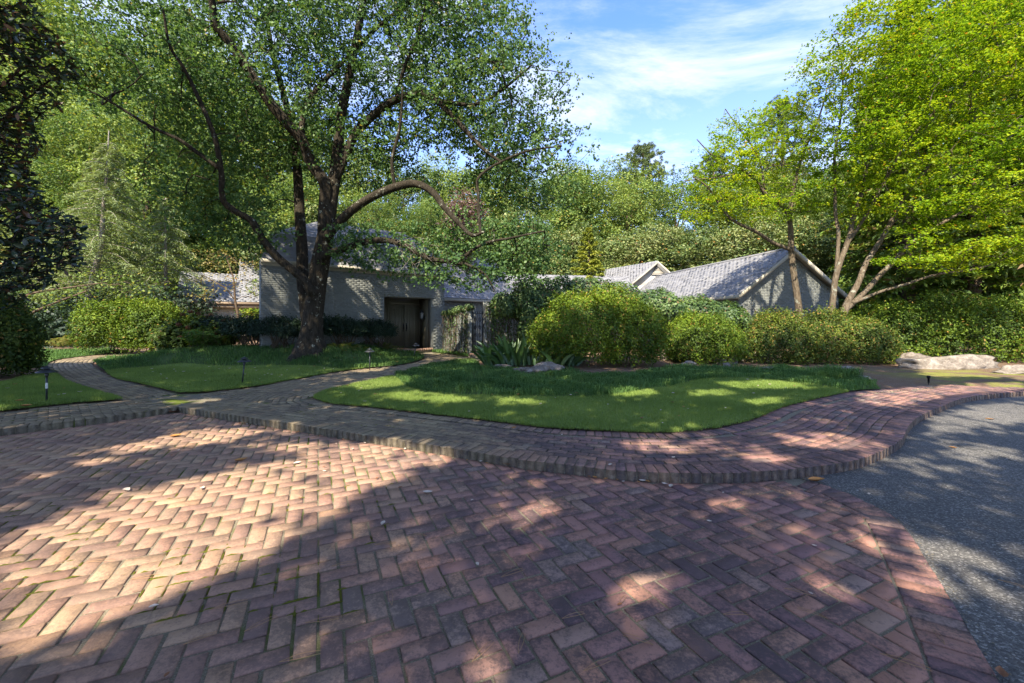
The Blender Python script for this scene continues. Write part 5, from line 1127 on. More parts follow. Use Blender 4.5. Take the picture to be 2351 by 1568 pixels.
# dead pale twigs hanging by the low limb
dt = MB()
for i in range(16):
    a = P(900+rngt.rand()*90, 545+rngt.rand()*30, 11.8); b = a+np.array([rngt.randn()*.5, rngt.randn()*.2, -.3+rngt.randn()*.3]); dt.tube(cat([a, (a+b)/2+rngt.randn(3)*.08, b], 3), .006, 3, cap=False)
dt.obj('dead_twigs', M['bark_pale'], big)

# ---- japanese maples at the right
def jp(label, limbs, ells, base, n_t, per, seed, keep, mind=.40, R_=.36):
    rng = np.random.RandomState(seed); t = thing('japanese_maple', label, 'tree', base, 'japanese maples at the right'); tg = thin(ellpts(ells, n_t, rng, .5, keep), mind, rng)
    nodes, ends = build_tree(t, limbs, tg, M['bark_maple'], seed=seed, twig_r=.0048, wob=.06, up=.35, trunk_n=1)
    en = nodes[ends]; lc = spray_leaves(en, per//9, 9, R_, .18, rng, .22, .032, .12); x, y = toD(lc)
    lc = lc[~(planemask(lc, GA3, GN3, GLIT) & (rng.rand(len(lc)) < .93))]; ti = ctint(lc, rng, .3, .46, 1.1); ti = np.where(rng.rand(len(lc)) < .012, .98, np.minimum(ti, .76))
    print('jp', len(tg), len(lc))
    LL = .068*(.6+.7*rng.rand(len(lc))); leaves('crown', lc, nrm(np.array([0, -.12, 1.0])+rng.randn(len(lc), 3)*.45), LL, LL*.9, M['maple_jp'], t, ti, rng=rng, droop=.2); return t
def PB(L, d): return [P(x, y, d+dy) for x, y, dy in L]
YB = 13.3
jb = [(PB([(1903,790,0),(1907,738,0),(1912,690,0),(1918,640,0),(1928,605,0),(1942,567,.1),(1953,535,.1),(1957,508,.1),(1976,449,.2),(1992,371,.2),(2015,273,.2),(2027,230,.2),(2040,150,0)], YB), [0.118,0.096,0.085,0.081,0.074,0.074,0.070,0.067,0.059,0.048,0.037,0.030,0.018]),
 (PB([(1925,790,-.1),(1932,735,-.1),(1949,689,-.1),(1970,651,-.1),(1988,605,0),(2019,557,0),(2040,520,0),(2078,449,-.2),(2132,379,-.4),(2148,312,-.6),(2190,230,-.8),(2240,160,-1.0)], YB), [0.141,0.118,0.096,0.081,0.074,0.067,0.063,0.059,0.048,0.037,0.030,0.018]),
 (PB([(1940,712,-.1),(1984,672,-.2),(2019,633,-.3),(2054,598,-.4),(2090,560,-.6),(2150,520,-.8),(2220,480,-1.0),(2290,440,-1.2),(2350,420,-1.4)], YB), [0.081,0.074,0.070,0.063,0.056,0.044,0.033,0.026,0.018]),
 (PB([(1960,695,-.2),(2020,670,-.4),(2075,654,-.6),(2150,630,-.8),(2246,616,-1.0),(2330,585,-1.2)], YB), [0.052,0.041,0.037,0.030,0.022,0.015]),
 (PB([(1918,640,0),(1922,600,.1),(1925,535,.2),(1918,488,.3),(1917,420,.3),(1917,351,.2),(1930,270,0),(1935,180,-.1),(1925,100,-.2)], YB), [0.059,0.056,0.052,0.048,0.043,0.037,0.030,0.022,0.015]),
 (PB([(1945,560,.1),(1985,500,-.1),(2040,400,-.5),(2080,330,-.9),(2160,240,-1.2)], YB), [0.052,0.044,0.037,0.030,0.018]),
 (PB([(2040,520,0),(2100,470,.3),(2200,400,.3),(2300,330,.1),(2380,260,0)], YB), [0.044,0.037,0.033,0.026,0.018])]
kb_ = lambda p: (lambda x, y: ~((x < 1842) & (y < 300)) & (y < 640+0*x) & ~((x < 1960) & (y > 560)) & ~((y > 520) & (x < 2010) & (x > 1900)) & ~((x > 1900) & (y < -140)) & (y > (150-(x-1845)*1.1)))(*toD(p))
eb = [(P(1950, 110, 12.8), (1.9, 1.6, 2.0)), (P(1900, 160, 13.0), (1.0, .9, 1.2)), (P(2110, 120, 12.2), (2.2, 2.0, 2.2)), (P(2270, 180, 11.8), (2.3, 2.2, 2.6)), (P(2300, 400, 11.6), (2.1, 2.0, 1.6)), (P(2080, 330, 12.6), (2.2, 1.8, 1.6)), (P(1960, 330, 13.0), (1.5, 1.3, 1.5)), (P(2240, 560, 11.8), (1.9, 1.3, .75)), (P(2080, 480, 12.8), (1.5, 1.4, .8)), (P(2120, 590, 12.3), (1.1, .9, .35)), (P(2330, 60, 12), (2.2, 2.0, 2.0))]
jp('multi trunk japanese maple with lime green layered crown, right of the gable', jb, eb, (P(1920, 760, YB)[0], YB, .15), 1900, 153, 91, kb_, .44, .27)
YC = 15.2
jc = [(PB([(1838,790,0),(1834,710,0),(1824,640,0),(1817,580,0),(1813,508,-.1),(1795,470,-.1),(1758,446,-.2),(1734,411,-.3),(1696,385,-.4),(1640,360,-.5),(1600,320,-.6)], YC), [0.126,0.111,0.104,0.100,0.081,0.074,0.063,0.052,0.037,0.026,0.015]),
 (PB([(1812,572,-.1),(1775,557,-.2),(1734,531,-.4),(1682,505,-.6),(1652,470,-.7),(1625,430,-.8),(1590,405,-.9)], YC), [0.063,0.059,0.056,0.048,0.037,0.026,0.015]),
 (PB([(1813,508,-.1),(1822,430,0),(1845,350,.1),(1880,270,0),(1900,200,-.1)], YC), [0.067,0.059,0.048,0.033,0.018]),
 (PB([(1758,446,-.2),(1740,360,-.1),(1700,300,0),(1665,250,0)], YC), [0.037,0.033,0.022,0.015]),
 (PB([(1734,411,-.3),(1690,400,-.5),(1640,408,-.7),(1570,415,-.9)], YC), [0.030,0.026,0.022,0.015])]
kc_ = lambda p: (lambda x, y: (x > 1548) & (y < 545) & (y > 470-(x-1540)*1.55) & (y > 190) & ~((x < 1700) & (y > 520)) & ~((x > 1700) & (x < 1900) & (y > 520)))(*toD(p))
ec = [(P(1650, 370, 14.5), (1.5, 1.3, 1.5)), (P(1780, 330, 14.8), (1.9, 1.6, 1.6)), (P(1640, 480, 14.4), (1.2, 1.0, .5)), (P(1870, 400, 14.8), (1.4, 1.4, 1.6)), (P(1760, 470, 14.6), (1.6, 1.2, .7)), (P(1650, 265, 15), (.5, .5, .5))]
jp('slim japanese maple rising in front of the gable, crown over the roof', jc, ec, (P(1836, 770, YC)[0], YC, .2), 700, 126, 92, kc_, .42, .25)

# ---- magnolia leaning in at the left, its nearest leaves single objects
mg = thing('magnolia_tree', 'dark magnolia with big glossy leaves overhanging from the left picture edge', 'tree', (-11.5, 8.3, .1)); rg = np.random.RandomState(15)
mt = [P(x, y, d) for x, y, d in ((-260, 900, 8.3), (-250, 600, 8.3), (-230, 200, 8.3), (-220, -200, 8.3))]
me_ = [(P(-60, 420, 8.0), (1.5, 1.5, 2.6)), (P(75, 145, 7.9), (1.0, .9, .80)), (P(20, 330, 7.8), (.7, .8, .9)), (P(80, 540, 7.6), (1.15, .9, .85)), (P(150, 545, 7.5), (.75, .7, .45)), (P(-40, 20, 8.0), (1.1, 1, 1.0)), (P(-30, 640, 7.9), (1.1, .9, .5))]
def km(p):
    x, y = toD(p); lim = np.interp(y, [-50, 60, 110, 170, 230, 300, 400, 470, 520, 600, 650, 690], [60, 100, 150, 190, 150, 100, 75, 110, 190, 200, 120, 40]); return x < lim
tgm = thin(ellpts(me_, 1500, rg, .4, km), .17, rg)
nodes, ends = build_tree(mg, [(mt, [.2, .18, .14, .08])], tgm, M['bark'], seed=16, twig_r=.006, up=.1, trunk_n=1)
C_, N_, U_ = [], [], []
for e in ends:
    tip = nodes[e]; ax = nrm(np.array([.4, -.2, .35])+rg.randn(3)*.6)
    for k in range(rg.randint(6, 10)):
        d = nrm(rg.randn(3)*.9+ax*.7); C_.append(tip+d*.075-ax*rg.rand()*.14); U_.append(d); N_.append(nrm(np.array([0, -.2, .9])+rg.randn(3)*.5))
C_, N_, U_ = map(np.array, (C_, N_, U_)); tm_ = np.clip(.3+rg.randn(len(C_))*.15, 0, .55); tm_ = np.where(rg.rand(len(C_)) < .16, .75+.25*rg.rand(len(C_)), tm_)
order = np.argsort(C_[:, 1]+1e3*(toD(C_)[0] < 5)+1e3*(np.abs(toD(C_)[1]-350) > 360)); print('magnolia', len(C_))
def bigleaf(c, n, u, L, w):
    n = nrm(n); u = nrm(u-n*(u@n)); s = np.cross(n, u); V = []
    for f, ww in ((0, .1), (.3, .85), (.6, 1.0), (.85, .6), (1, .02)): q = c+u*L*(f-.3)-n*L*.18*f*f; V += [q-s*w/2*ww+n*w*.12*ww, q, q+s*w/2*ww+n*w*.12*ww]
    return V, [[k*3+j, k*3+j+1, k*3+j+4, k*3+j+3] for k in range(4) for j in (0, 1)]
V_, Q_, T_ = [], [], []
for r_, i in enumerate(order):
    V, Q = bigleaf(C_[i], N_[i], U_[i], .15*(.8+.4*rg.rand()), .062*(.8+.4*rg.rand()))
    if r_ < 300: mobj('leaf', V, np.array(Q), M['magnolia'], mg, tm_[i], smooth=True)
    else: V_.append(i)
leaves('inner_leaves', C_[V_], N_[V_], .16*(.8+.4*rg.rand(len(V_))), .065*(.8+.4*rg.rand(len(V_))), M['magnolia'], mg, tm_[V_], U=U_[V_], rng=rg, kind='stuff')

# ---- conifers
def conifer(name, label, base, Hh, Rb, mat, seed, pts=None, nb=110, per=150, z0=.12, droop=.35, L=.16, W_s=.02, r0=.16, hang=.25, bark='bark_far', shape=1.0, group=None, catg='tree', cluster=.10, proto=False):
    rng = np.random.RandomState(seed); t = thing(name, label, catg, base, group, world=not proto) if not proto else thing(name, label, catg, (0, 0, 0), group, world=False)
    b0 = np.zeros(3) if proto else np.array(base, float); tm2 = MB(); tp = np.array(pts) if pts is not None else np.array([b0, b0+[0, 0, Hh*.5], b0+[0, 0, Hh]])
    tc_ = cat(tp, 8); tm2.tube(tc_, np.linspace(r0, .02, len(tc_)), 8, wob=.04); tm2.obj('trunk', M[bark], t, smooth=True); bmh = MB(); C_, U_, N_ = [], [], []
    for i in range(nb):
        f = z0+(1-z0)*((i+rng.rand())/nb); q = tc_[min(len(tc_)-1, int(f*(len(tc_)-1)))].copy(); q[2] = b0[2]+Hh*f; a = i*2.4+rng.randn()*.3; Lb = Rb*((1-f)**.8*.95+.06)*(.75+.5*rng.rand())*shape; d = np.array([math.cos(a), math.sin(a), 0]); s_ = np.array([-d[1], d[0], 0])
        bp_ = [q+d*Lb*g+[0, 0, Lb*(.25*g-droop*2.0*g*g*.6)] for g in (0, .35, .7, 1)]; bmh.tube(bp_, [.03*Lb/Rb+.008, .02, .012, .005], 3, cap=False)
        k = int(per*(Lb/Rb*.8+.2)); g = .15+.85*rng.rand(k)**.8; w = (1-g*.55)*Lb*.30; off = rng.randn(k)*w*.5; c = q+np.outer(g, d)*Lb+np.outer(off, s_); c[:, 2] += Lb*(.25*g-droop*1.2*g*g)-np.abs(off)*.35-rng.rand(k)*hang*.5+rng.randn(k)*cluster*.4
        C_.append(c); U_.append(np.outer(np.sign(off)*.9, s_)+d*.7+np.array([0, 0, -.45-hang])+rng.randn(k, 3)*.35); N_.append(nrm(np.array([0, 0, 1.0])+rng.randn(k, 3)*.5))
    bmh.obj('branches', M[bark], t); C_, U_, N_ = map(np.vstack, (C_, U_, N_)); leaves('crown', C_, N_, L*(.6+.8*rng.rand(len(C_))), W_s*(.6+.8*rng.rand(len(C_))), M[mat], t, ctint(C_, rng, .4, .5, 1.5), U=U_, rng=rng); return t
conifer('pale_conifer', 'pale feathery conifer with whitish leaning trunk behind the left bush', P(180, 786, 21.5)*[1, 1, 0]+[0, 0, .1], 10.4, 3.6, 'deodar', 101, pts=[P(178, 790, 21.5), P(202, 700, 21.5), P(214, 636, 21.5), P(232, 560, 21.5), P(238, 470, 21.6), P(246, 380, 21.6), P(250, 300, 21.6)], nb=120, per=330, z0=.28, droop=.42, L=.2, W_s=.035, bark='bark_pale', r0=.2, hang=.5)
conifer('pale_conifer', 'second pale drooping conifer behind the garage roof corner', (P(380, 700, 24)[0], 24, .1), 8.2, 3.4, 'deodar', 102, nb=90, per=300, z0=.1, droop=.45, L=.2, W_s=.035, bark='bark_pale', hang=.5)
conifer('golden_conifer', 'golden green feathery conifer just above the link roof', (P(1352, 640, 31)[0], 31, .1), 8.0, 2.7, 'goldcon', 103, nb=90, per=240, z0=.1, droop=.12, L=.24, W_s=.09, hang=.05, shape=.9)
for i, (x, Yq, Hq, lb_) in enumerate(((2085, 18.8, 17, 'tall dark cryptomeria directly behind the multi trunk maple'), (2235, 17.6, 18, 'tall cryptomeria with reddish trunk at the right'), (2390, 17.0, 18, 'cryptomeria cut by the right picture edge'), (2010, 22, 14, 'cryptomeria in the gap right of the gable roof'))):
    conifer('cryptomeria', lb_, (P(x, 700, Yq)[0], Yq, .1), Hq, 2.9, 'cypress', 110+i, nb=170, per=170, z0=.06, droop=.22, L=.30, W_s=.10, r0=.28, hang=.2, group='cryptomerias at the right')
# pale small tree by the garage
def small_tree(name, label, base, limbs, ells, mat, n_t, per, seed, L=.08, R_=.22, flat=.4, bark='bark_far', catg='tree', mind=.25, group=None):
    rng = np.random.RandomState(seed); t = thing(name, label, catg, base, group); tg = thin(ellpts(ells, n_t, rng, .5), mind, rng); nodes, ends = build_tree(t, limbs, tg, M[bark], seed=seed, twig_r=.004, up=.25)
    lc = twig_leaves(nodes[ends], per, R_, flat, rng, .1); LL = L*(.6+.7*rng.rand(len(lc))); leaves('crown', lc, nrm(np.array([0, -.1, .8])+rng.randn(len(lc), 3)*.5), LL, LL*.75, M[mat], t, ctint(lc, rng, .45, .45), rng=rng); return t
small_tree('dogwood_tree', 'thin pale yellow green sapling in front of the garage roof', P(545, 740, 17)*[1, 1, 0]+[0, 0, .1], [(PB([(548,790,0),(548,735,0),(540,690,0),(536,640,0),(520,590,0)], 17), [.05,.045,.04,.03,.02]), (PB([(540,690,0),(515,660,-.2),(480,640,-.3)], 17), [.025,.02,.012])], [(P(500, 640, 17), (1.0, .8, .55)), (P(470, 670, 16.9), (.7, .7, .3)), (P(560, 620, 17), (.9, .8, .5)), (P(505, 590, 17), (.9, .8, .5)), (P(585, 665, 17), (.5, .6, .3))], 'yellowtree', 90, 12, 121, L=.08)
small_tree('young_dogwood', 'small arching tree with orange tinged leaves over the far left bed', P(60, 800, 16)*[1, 1, 0]+[0, 0, .1], [(PB([(30,800,0),(35,740,0),(45,690,0),(90,670,0),(160,660,0),(230,650,0)], 16), [.09,.08,.06,.04,.03,.02]), (PB([(35,740,0),(80,715,-.2),(140,690,-.3),(200,668,-.3)], 16), [.05,.04,.03,.02])], [(P(130, 665, 15.8), (1.8, 1.0, .45)), (P(230, 640, 15.8), (1.4, .9, .4)), (P(330, 660, 15.9), (1.2, .9, .35)), (P(90, 690, 15.8), (1.2, .8, .4))], 'wood1', 70, 14, 122, L=.10)
small_tree('purple_plum', 'thin tree with dusty purple leaves above the centre roof', (P(1075, 700, 24)[0], 24, .1), [(PB([(1075,760,0),(1072,650,0),(1068,540,0),(1065,450,0)], 24), [.12,.1,.07,.04])], [(P(1068, 520, 24), (1.0, 1.0, 2.2))], 'purple', 110, 60, 123, L=.16, R_=.3)
small_tree('garden_shrub_tree', 'bright little shrub under the garage eave', P(578, 735, 22)*[1, 1, 0]+[0, 0, .1], [(PB([(578,790,0),(578,745,0),(578,725,0)], 22), [.04,.03,.02])], [(P(578, 722, 22), (.55, .5, .45))], 'azalea', 60, 60, 124, L=.10, R_=.16)

# ---- woodland behind: a few kinds, each copied
def proto_broad(name, mat, Hh, Rr, seed, n=29000, L=.24, tb=.45, low=.12, lob=34):
    rng = np.random.RandomState(seed); t = thing(name, 'x', 'tree', (0, 0, 0), 'woodland trees behind the house', world=False)
    m_b = MB(); tp = cat([[0, 0, -.2], [rng.randn()*.2, rng.randn()*.2, Hh*.4], [rng.randn()*.4, rng.randn()*.4, Hh*.85]], 6); m_b.tube(tp, np.linspace(.3, .07, len(tp)), 8); el = []
    for i in range(lob):
        f = low+(1-low)*((i+.5)/lob); a = i*2.4; rr_ = Rr*(.55+.45*math.sin(PI*min(1, .25+f*.72)))*(.35+.5*rng.rand()); c = np.array([math.cos(a)*rr_, math.sin(a)*rr_, Hh*(f*.88+.02)]); r = Rr*(.27+.20*rng.rand()); el.append((c, (r, r, r*.75))); b = tp[int(min(len(tp)-1, f*len(tp)*.8))]; m_b.tube([b, (b+c)/2+[0, 0, .3], c], [.08, .05, .02], 4, cap=False)
    m_b.obj('trunk', M['bark_far'], t, smooth=True); P_, N_ = [], []
    for (c, r) in el:
        k = int(n/lob*1.2); d = nrm(rng.randn(k, 3)); rad_ = 1-.45*rng.rand(k)**1.6; q = c+d*np.array(r)*(rad_*(1+.18*np.sin(d[:, 0]*5+c[0])*np.sin(d[:, 2]*6+c[1])))[:, None]; P_.append(q); N_.append(d)
    P_, N_ = np.vstack(P_), np.vstack(N_); ti = ctint(P_, rng, .4, tb, .9); ti = np.where(rng.rand(len(ti)) < .02, .96, np.minimum(ti, .74)); leaves('crown', P_, nrm(N_*.5+np.array([0, 0, .5])+rng.randn(len(P_), 3)*.6), L*(.5+.8*rng.rand(len(P_))), L*.6*(.5+.8*rng.rand(len(P_))), M[mat], t, ti, rng=rng); return t
def proto_pine(name, Hh, Rr, seed):
    rng = np.random.RandomState(seed); t = thing(name, 'x', 'tree', (0, 0, 0), 'tall pines', world=False); m_b = MB(); m_b.tube([[0, 0, -.2], [.2, .1, Hh*.5], [.1, 0, Hh*.95]], [.35, .25, .08], 8); C_, D_ = [], []
    for i in range(46):
        f = .62+.38*(i+.5)/46; a = i*2.4; Lb = Rr*math.sin(PI*(.22+.72*(f-.62)/.38))*(.7+.4*rng.rand()); b = np.array([.12, 0, Hh*f*.97]); e = b+[math.cos(a)*Lb, math.sin(a)*Lb, Lb*.25]; m_b.tube([b, (b+e)/2-[0, 0, .1], e], [.07, .05, .02], 4, cap=False)
        for k in range(13): c = b+(e-b)*(.35+.7*rng.rand())+rng.randn(3)*[.38, .38, .22]; d = nrm(rng.randn(46, 3)+[0, 0, .5]); C_.append(c+d*.17); D_.append(d)
    m_b.obj('trunk', M['bark_far'], t, smooth=True); C_, D_ = np.vstack(C_), np.vstack(D_); leaves('crown', C_, rng.randn(len(C_), 3), .32, .045, M['pine'], t, ctint(C_, rng, .4, .5), U=D_, rng=rng); return t
used = set()
def put(proto, x, ytop, Y, label, Hp, rz, wide=1.0, group=None):
    if proto not in used: used.add(proto); r = proto
    else:
        r = proto.copy(); COL.objects.link(r)
        for ch in list(proto.children): c = ch.copy(); COL.objects.link(c); c.parent = r
    zt = P(x, ytop, Y)[2]; s = zt/Hp; r.location = (P(x, 700, Y)[0], Y, 0); r.scale = (s*wide, s*wide, s); r.rotation_euler = (0, 0, rz); r['label'] = label
    if group: r['group'] = group
PR = {'b1': (proto_broad('broadleaf_tree', 'wood1', 18, 4.4, 201), 18), 'b2': (proto_broad('broadleaf_tree', 'wood1', 20, 4.8, 202, tb=.55), 20), 'm1': (proto_broad('woodland_magnolia', 'wood2', 13, 4.2, 203, L=.25, tb=.45, low=.02, lob=30), 13), 'm2': (proto_broad('woodland_magnolia', 'wood2', 12, 4.6, 204, L=.25, tb=.55, low=.02, lob=30), 12), 'b3': (proto_broad('broadleaf_tree', 'wood1', 22, 4.2, 205, tb=.36, L=.21), 22), 'p1': (proto_pine('pine_tree', 24, 3.6, 206), 24)}
rg = np.random.RandomState(300)
LBL = {'b1': 'bright green broadleaf tree', 'b2': 'yellow tinged broadleaf tree', 'b3': 'tall dark green broadleaf tree', 'm1': 'dense olive magnolia', 'm2': 'dense rust flecked magnolia', 'p1': 'tall pine showing above the woodland'}
spots = []
for x in range(1080, 2500, 120): spots.append(('m1' if (x//120) % 2 else 'm2', x+rg.randn()*15, 495+rg.randn()*14, 37+rg.rand()*3, 1.15))
for x in range(1120, 2500, 105): spots.append((['b1', 'b2', 'b3'][(x//105) % 3], x+rg.randn()*15, 372+rg.randn()*14, 45+rg.rand()*5, 1.1))
for x in range(1000, 2500, 160): spots.append((['b2', 'p1', 'b1'][(x//160) % 3], x+rg.randn()*20, 352+rg.randn()*8, 56+rg.rand()*4, 1.15))
for x, yt in ((-260,-120),(-120,-60),(10,-140),(140,-40),(270,30),(330,260),(450,250),(540,330),(390,-30),(500,70),(610,180),(720,240),(830,300),(930,350)): spots.append((['b3', 'b1', 'b2'][(x//10) % 3], x, yt, 33+rg.rand()*5, 1.0))
for x, yt in ((-200, 100), (-60, 160), (60, 130), (200, 200), (330, 200), (700, 380), (860, 420), (980, 430)): spots.append((['b2', 'b1', 'b3'][(x//10) % 3], x, yt, 27.5+rg.rand()*3, 1.0))
for x, yt in ((-150, 480), (-20, 520), (110, 500), (620, 470), (760, 460), (900, 480), (1010, 480)): spots.append((['m1', 'm2'][(x//10) % 2], x, yt, 30+rg.rand()*2 if x > 500 else 25+rg.rand()*2, 1.05))
for x, yt in ((2120, -60), (2260, -120), (2400, -150), (2520, -100), (2030, 90)): spots.append(('b3', x, yt, 26+rg.rand()*4, .8))
for (k, x, yt, Y, w) in spots: pr, Hp = PR[k]; put(pr, x, yt, Y, LBL[k]+' '+('at the far left edge' if x < 60 else 'left of the garage' if x < 330 else 'above the garage roof' if x < 600 else 'behind the big tree' if x < 900 else 'above the porch' if x < 1180 else 'above the link roof' if x < 1420 else 'above the small gable' if x < 1620 else 'above the right roof' if x < 1880 else 'behind the maple' if x < 2150 else 'at the right edge')+(', nearest row' if Y < 32 else ', second row' if Y < 41 else ', third row' if Y < 52 else ', farthest row'), Hp, rg.rand()*6.28, w)
put(*(PR['p1'][0], 1476, 322, 58, 'round topped pine standing above the woodland skyline beside the sky gap', 24, 1.0, 1.05)); 
put(*(PR['p1'][0], 1800, 215, 50, 'tall pine half hidden behind the slim maple crown', 24, 2.0, .9))
# dark undergrowth below the woodland
rng = np.random.RandomState(401); n = 26000; X = rng.uniform(-62, 62, n); Y = rng.uniform(33, 40, n)-np.clip((-X-5)*.25, 0, 6); Z = rng.rand(n)**.8*(4.2+np.sin(X*.7)+np.sin(X*1.9)*.6); C_ = np.c_[X, Y, Z]
leaves('woodland_undergrowth', C_, nrm(rng.randn(n, 3)+[0, -.8, .6]), .5*(.5+rng.rand(n)), .32*(.5+rng.rand(n)), M['wood2'], None, ctint(C_, rng, .4, .3, .6), rng=rng, kind='stuff')
hill = MB(); 
for i in range(24):
    for j in range(2): pass
hx = np.linspace(-200, 200, 41); hy = np.array([44, 62, 75, 90]); hzv = np.array([0, 3, 6, 7]); V = [[x, y+3*math.sin(x*.05), z] for y, z in zip(hy, hzv) for x in hx]; hill.add(V, np.array([[r*41+i, r*41+i+1, (r+1)*41+i+1, (r+1)*41+i] for r in range(3) for i in range(40)])); hill.obj('wooded_slope', M['soil'], kind='structure')
# far left undergrowth and right undergrowth in front of trunks
for (x0, x1, Y0, Y1, hh, nn_, sd_, lb2, mt_) in ((-30, -17, 20, 25, 2.4, 15000, 402, 'left_undergrowth', 'dark'), (9.5, 24, 18, 22, 2.6, 20000, 403, 'right_undergrowth', 'cypress')):
    rng = np.random.RandomState(sd_); X = rng.uniform(x0, x1, nn_); Y = rng.uniform(Y0, Y1, nn_); X, Y = (X, Y) if x0 < 0 else (X+(Y-18)*.5+4, Y); Z = rng.rand(nn_)*hh*(1+.3*np.sin(X*1.7)); C_ = np.c_[X, Y, Z]; leaves('undergrowth', C_, nrm(rng.randn(nn_, 3)+[0, -.5, .8]), .2*(.5+rng.rand(nn_)), .12*(.5+rng.rand(nn_)), M[mt_], None, ctint(C_, rng, .4, .4), rng=rng, kind='stuff')

# ---- the trees behind the viewer, whose crowns shade the drive: gaps sit where the ground is sunlit
S_ = np.array(SUN)
LIT = [[(-60,1250),(60,1190),(150,1150),(250,1118),(330,1108),(440,1085),(560,1060),(700,1048),(830,1040),(935,1058),(900,1092),(820,1120),(760,1160),(700,1190),(640,1235),(580,1280),(500,1315),(420,1345),(330,1375),(230,1420),(120,1450),(0,1510),(-60,1530)],
 [(230,1025),(330,1000),(400,983),(480,975),(560,974),(600,984),(540,1000),(470,1012),(380,1018),(280,1034)],
 [(560,1012),(700,1008),(840,1012),(930,1016),(1030,1036),(1030,1055),(960,1066),(880,1050),(760,1034),(620,1030)],
 [(1040,1470),(1080,1440),(1130,1450),(1160,1500),(1150,1600),(1060,1600)],
 [(2070,1262),(2140,1268),(2180,1310),(2170,1340),(2080,1330)],[(2200,1290),(2300,1330),(2360,1380),(2400,1440),(2360,1410),(2260,1360)],
 [(1430,1022),(1500,1010),(1570,1018),(1600,1034),(1560,1046),(1450,1040)],[(1770,1002),(1850,996),(1960,1004),(2010,1020),(1970,1036),(1860,1036),(1790,1020)],
 [(1690,1052),(1760,1046),(1830,1052),(1820,1070),(1720,1068)],
 [(1960,905),(2060,895),(2200,884),(2351,880),(2351,896),(2230,905),(2120,925),(2040,935),(1960,925)],
 [(2100,845),(2360,835),(2360,872),(2120,866)],[(2140,955),(2230,925),(2351,915),(2400,925),(2400,965),(2300,965),(2200,978),(2130,1000)],[(2150,1030),(2260,1010),(2360,1030),(2300,1045),(2180,1050)],
 [(800,885),(860,872),(930,872),(960,884),(900,896),(830,902)],[(850,912),(960,905),(1080,918),(1060,930),(940,926)],[(1400,902),(1500,899),(1520,912),(1440,920)],
 [(1640,885),(1760,878),(1860,888),(1840,898),(1700,900)],[(1700,925),(1790,918),(1800,934),(1720,940)],[(1130,925),(1230,922),(1260,932),(1160,936)],
 [(1570,905),(1660,900),(1700,912),(1600,918)],[(-40,938),(50,940),(40,948),(-40,952)],[(370,921),(520,917),(500,926),(380,928)],
 [(820,848),(900,842),(880,852),(820,856)],[(1180,1150),(1280,1140),(1300,1165),(1200,1180)],[(1430,1320),(1560,1300),(1600,1340),(1470,1370)],[(1330,1250),(1400,1245),(1400,1270),(1340,1275)],
 [(1620,1140),(1720,1130),(1740,1150),(1640,1160)],[(0,1085),(90,1070),(110,1085),(20,1100)],[(160,1050),(240,1042),(250,1056),(170,1064)],[(640,1180),(720,1170),(740,1200),(650,1215)]]
def litmask(p):
    g = p-S_*((p[:, 2:3]-.05)/S_[2]); x, y = toD(g); y = np.where(g[:, 1] < .9, 1e5, y); m_ = np.zeros(len(p), bool); pt = np.stack([x, y], 1)
    for L in LIT: m_ |= inpoly(pt, np.array(L, float))
    return m_, x, y, g
rg = np.random.RandomState(500); n = 42000; gx = rg.uniform(-14, 11, n); gy = rg.uniform(.2, 17.5, n); hz_ = np.where(gy > 10, rg.uniform(9, 12.5, n), rg.uniform(6.4, 10.5, n)); cp = np.c_[gx, gy, np.zeros(n)]+S_*(hz_/S_[2])[:, None]
m_, x, y, g = litmask(cp)
jit = cp+rg.randn(n, 3)*.12; m2, _, _, _ = litmask(jit)
lm_ = (m_ | m2) & (rg.rand(n) < .965)
soft = np.array([mnoise.noise(Vector((a*.9, b*.9, 5.0))) for a, b in zip(gx, gy)]); dens = np.clip(.80+soft*.5, .4, 1); dens *= np.where(gx < -1.2-(gy-12)*.5, 1.0, np.clip((13.4-gy)/2.2, 0, 1))*np.where(gy > 13, .55, 1)*np.where((gy > 13) & (gx < -11), 0, 1)
# stay out of the picture
xx, yy = toD(cp); inview = (cp[:, 1] > .3) & (yy > -90) & (xx > -150) & (xx < 2500)
cp = cp[(~lm_) & (rg.rand(n) < dens) & ~inview]; cp = cp[:9500]; print('canopy clusters', len(cp))
cent = [(-12.5, -4.0), (-7.0, -8.0), (-1.5, -8.5), (5.5, -6.5)]
own_i = np.argmin(np.array([np.hypot(cp[:, 0]-a, cp[:, 1]-b) for a, b in cent]), 0)
for i, (a, b) in enumerate(cent):
    tpts = cp[own_i == i]
    if len(tpts) < 5: continue
    t = thing('shade_tree', ['maple standing behind the viewer at the far left, shading the drive', 'maple standing behind the viewer left of the middle, shading the drive', 'maple standing behind the viewer right of the middle, shading the drive', 'maple standing behind the viewer at the right, shading the road'][i], 'tree', (a, b, 0), 'shade trees behind the viewer')
    lim = [([np.array([a, b, -.1]), np.array([a+.1, b, 2.5]), np.array([a, b+.2, 5.5]), np.array([a+.2, b+.6, 8.5])], [.34, .26, .2, .1])]
    nodes, ends = build_tree(t, lim, thin(tpts, .45, rg), M['bark'], seed=600+i, twig_r=.007, up=.2, rpow=.36)
    lc = np.repeat(tpts, 12, 0)+rg.randn(len(tpts)*12, 3)*[.20, .20, .14]; LL = .175*(.6+.7*rg.rand(len(lc))); mk, _, _, _ = litmask(lc); lc_k = ~(mk & (rg.rand(len(lc)) < .93)) & wallfree(lc, rg, .95); lc, LL = lc[lc_k], LL[lc_k]
    leaves('crown', lc, nrm(np.array([0, -.2, .8])+rg.randn(len(lc), 3)*.5), LL, LL*.9, M['maple_big'], t, np.clip(.4+rg.randn(len(lc))*.2, 0, .8), rng=rg)

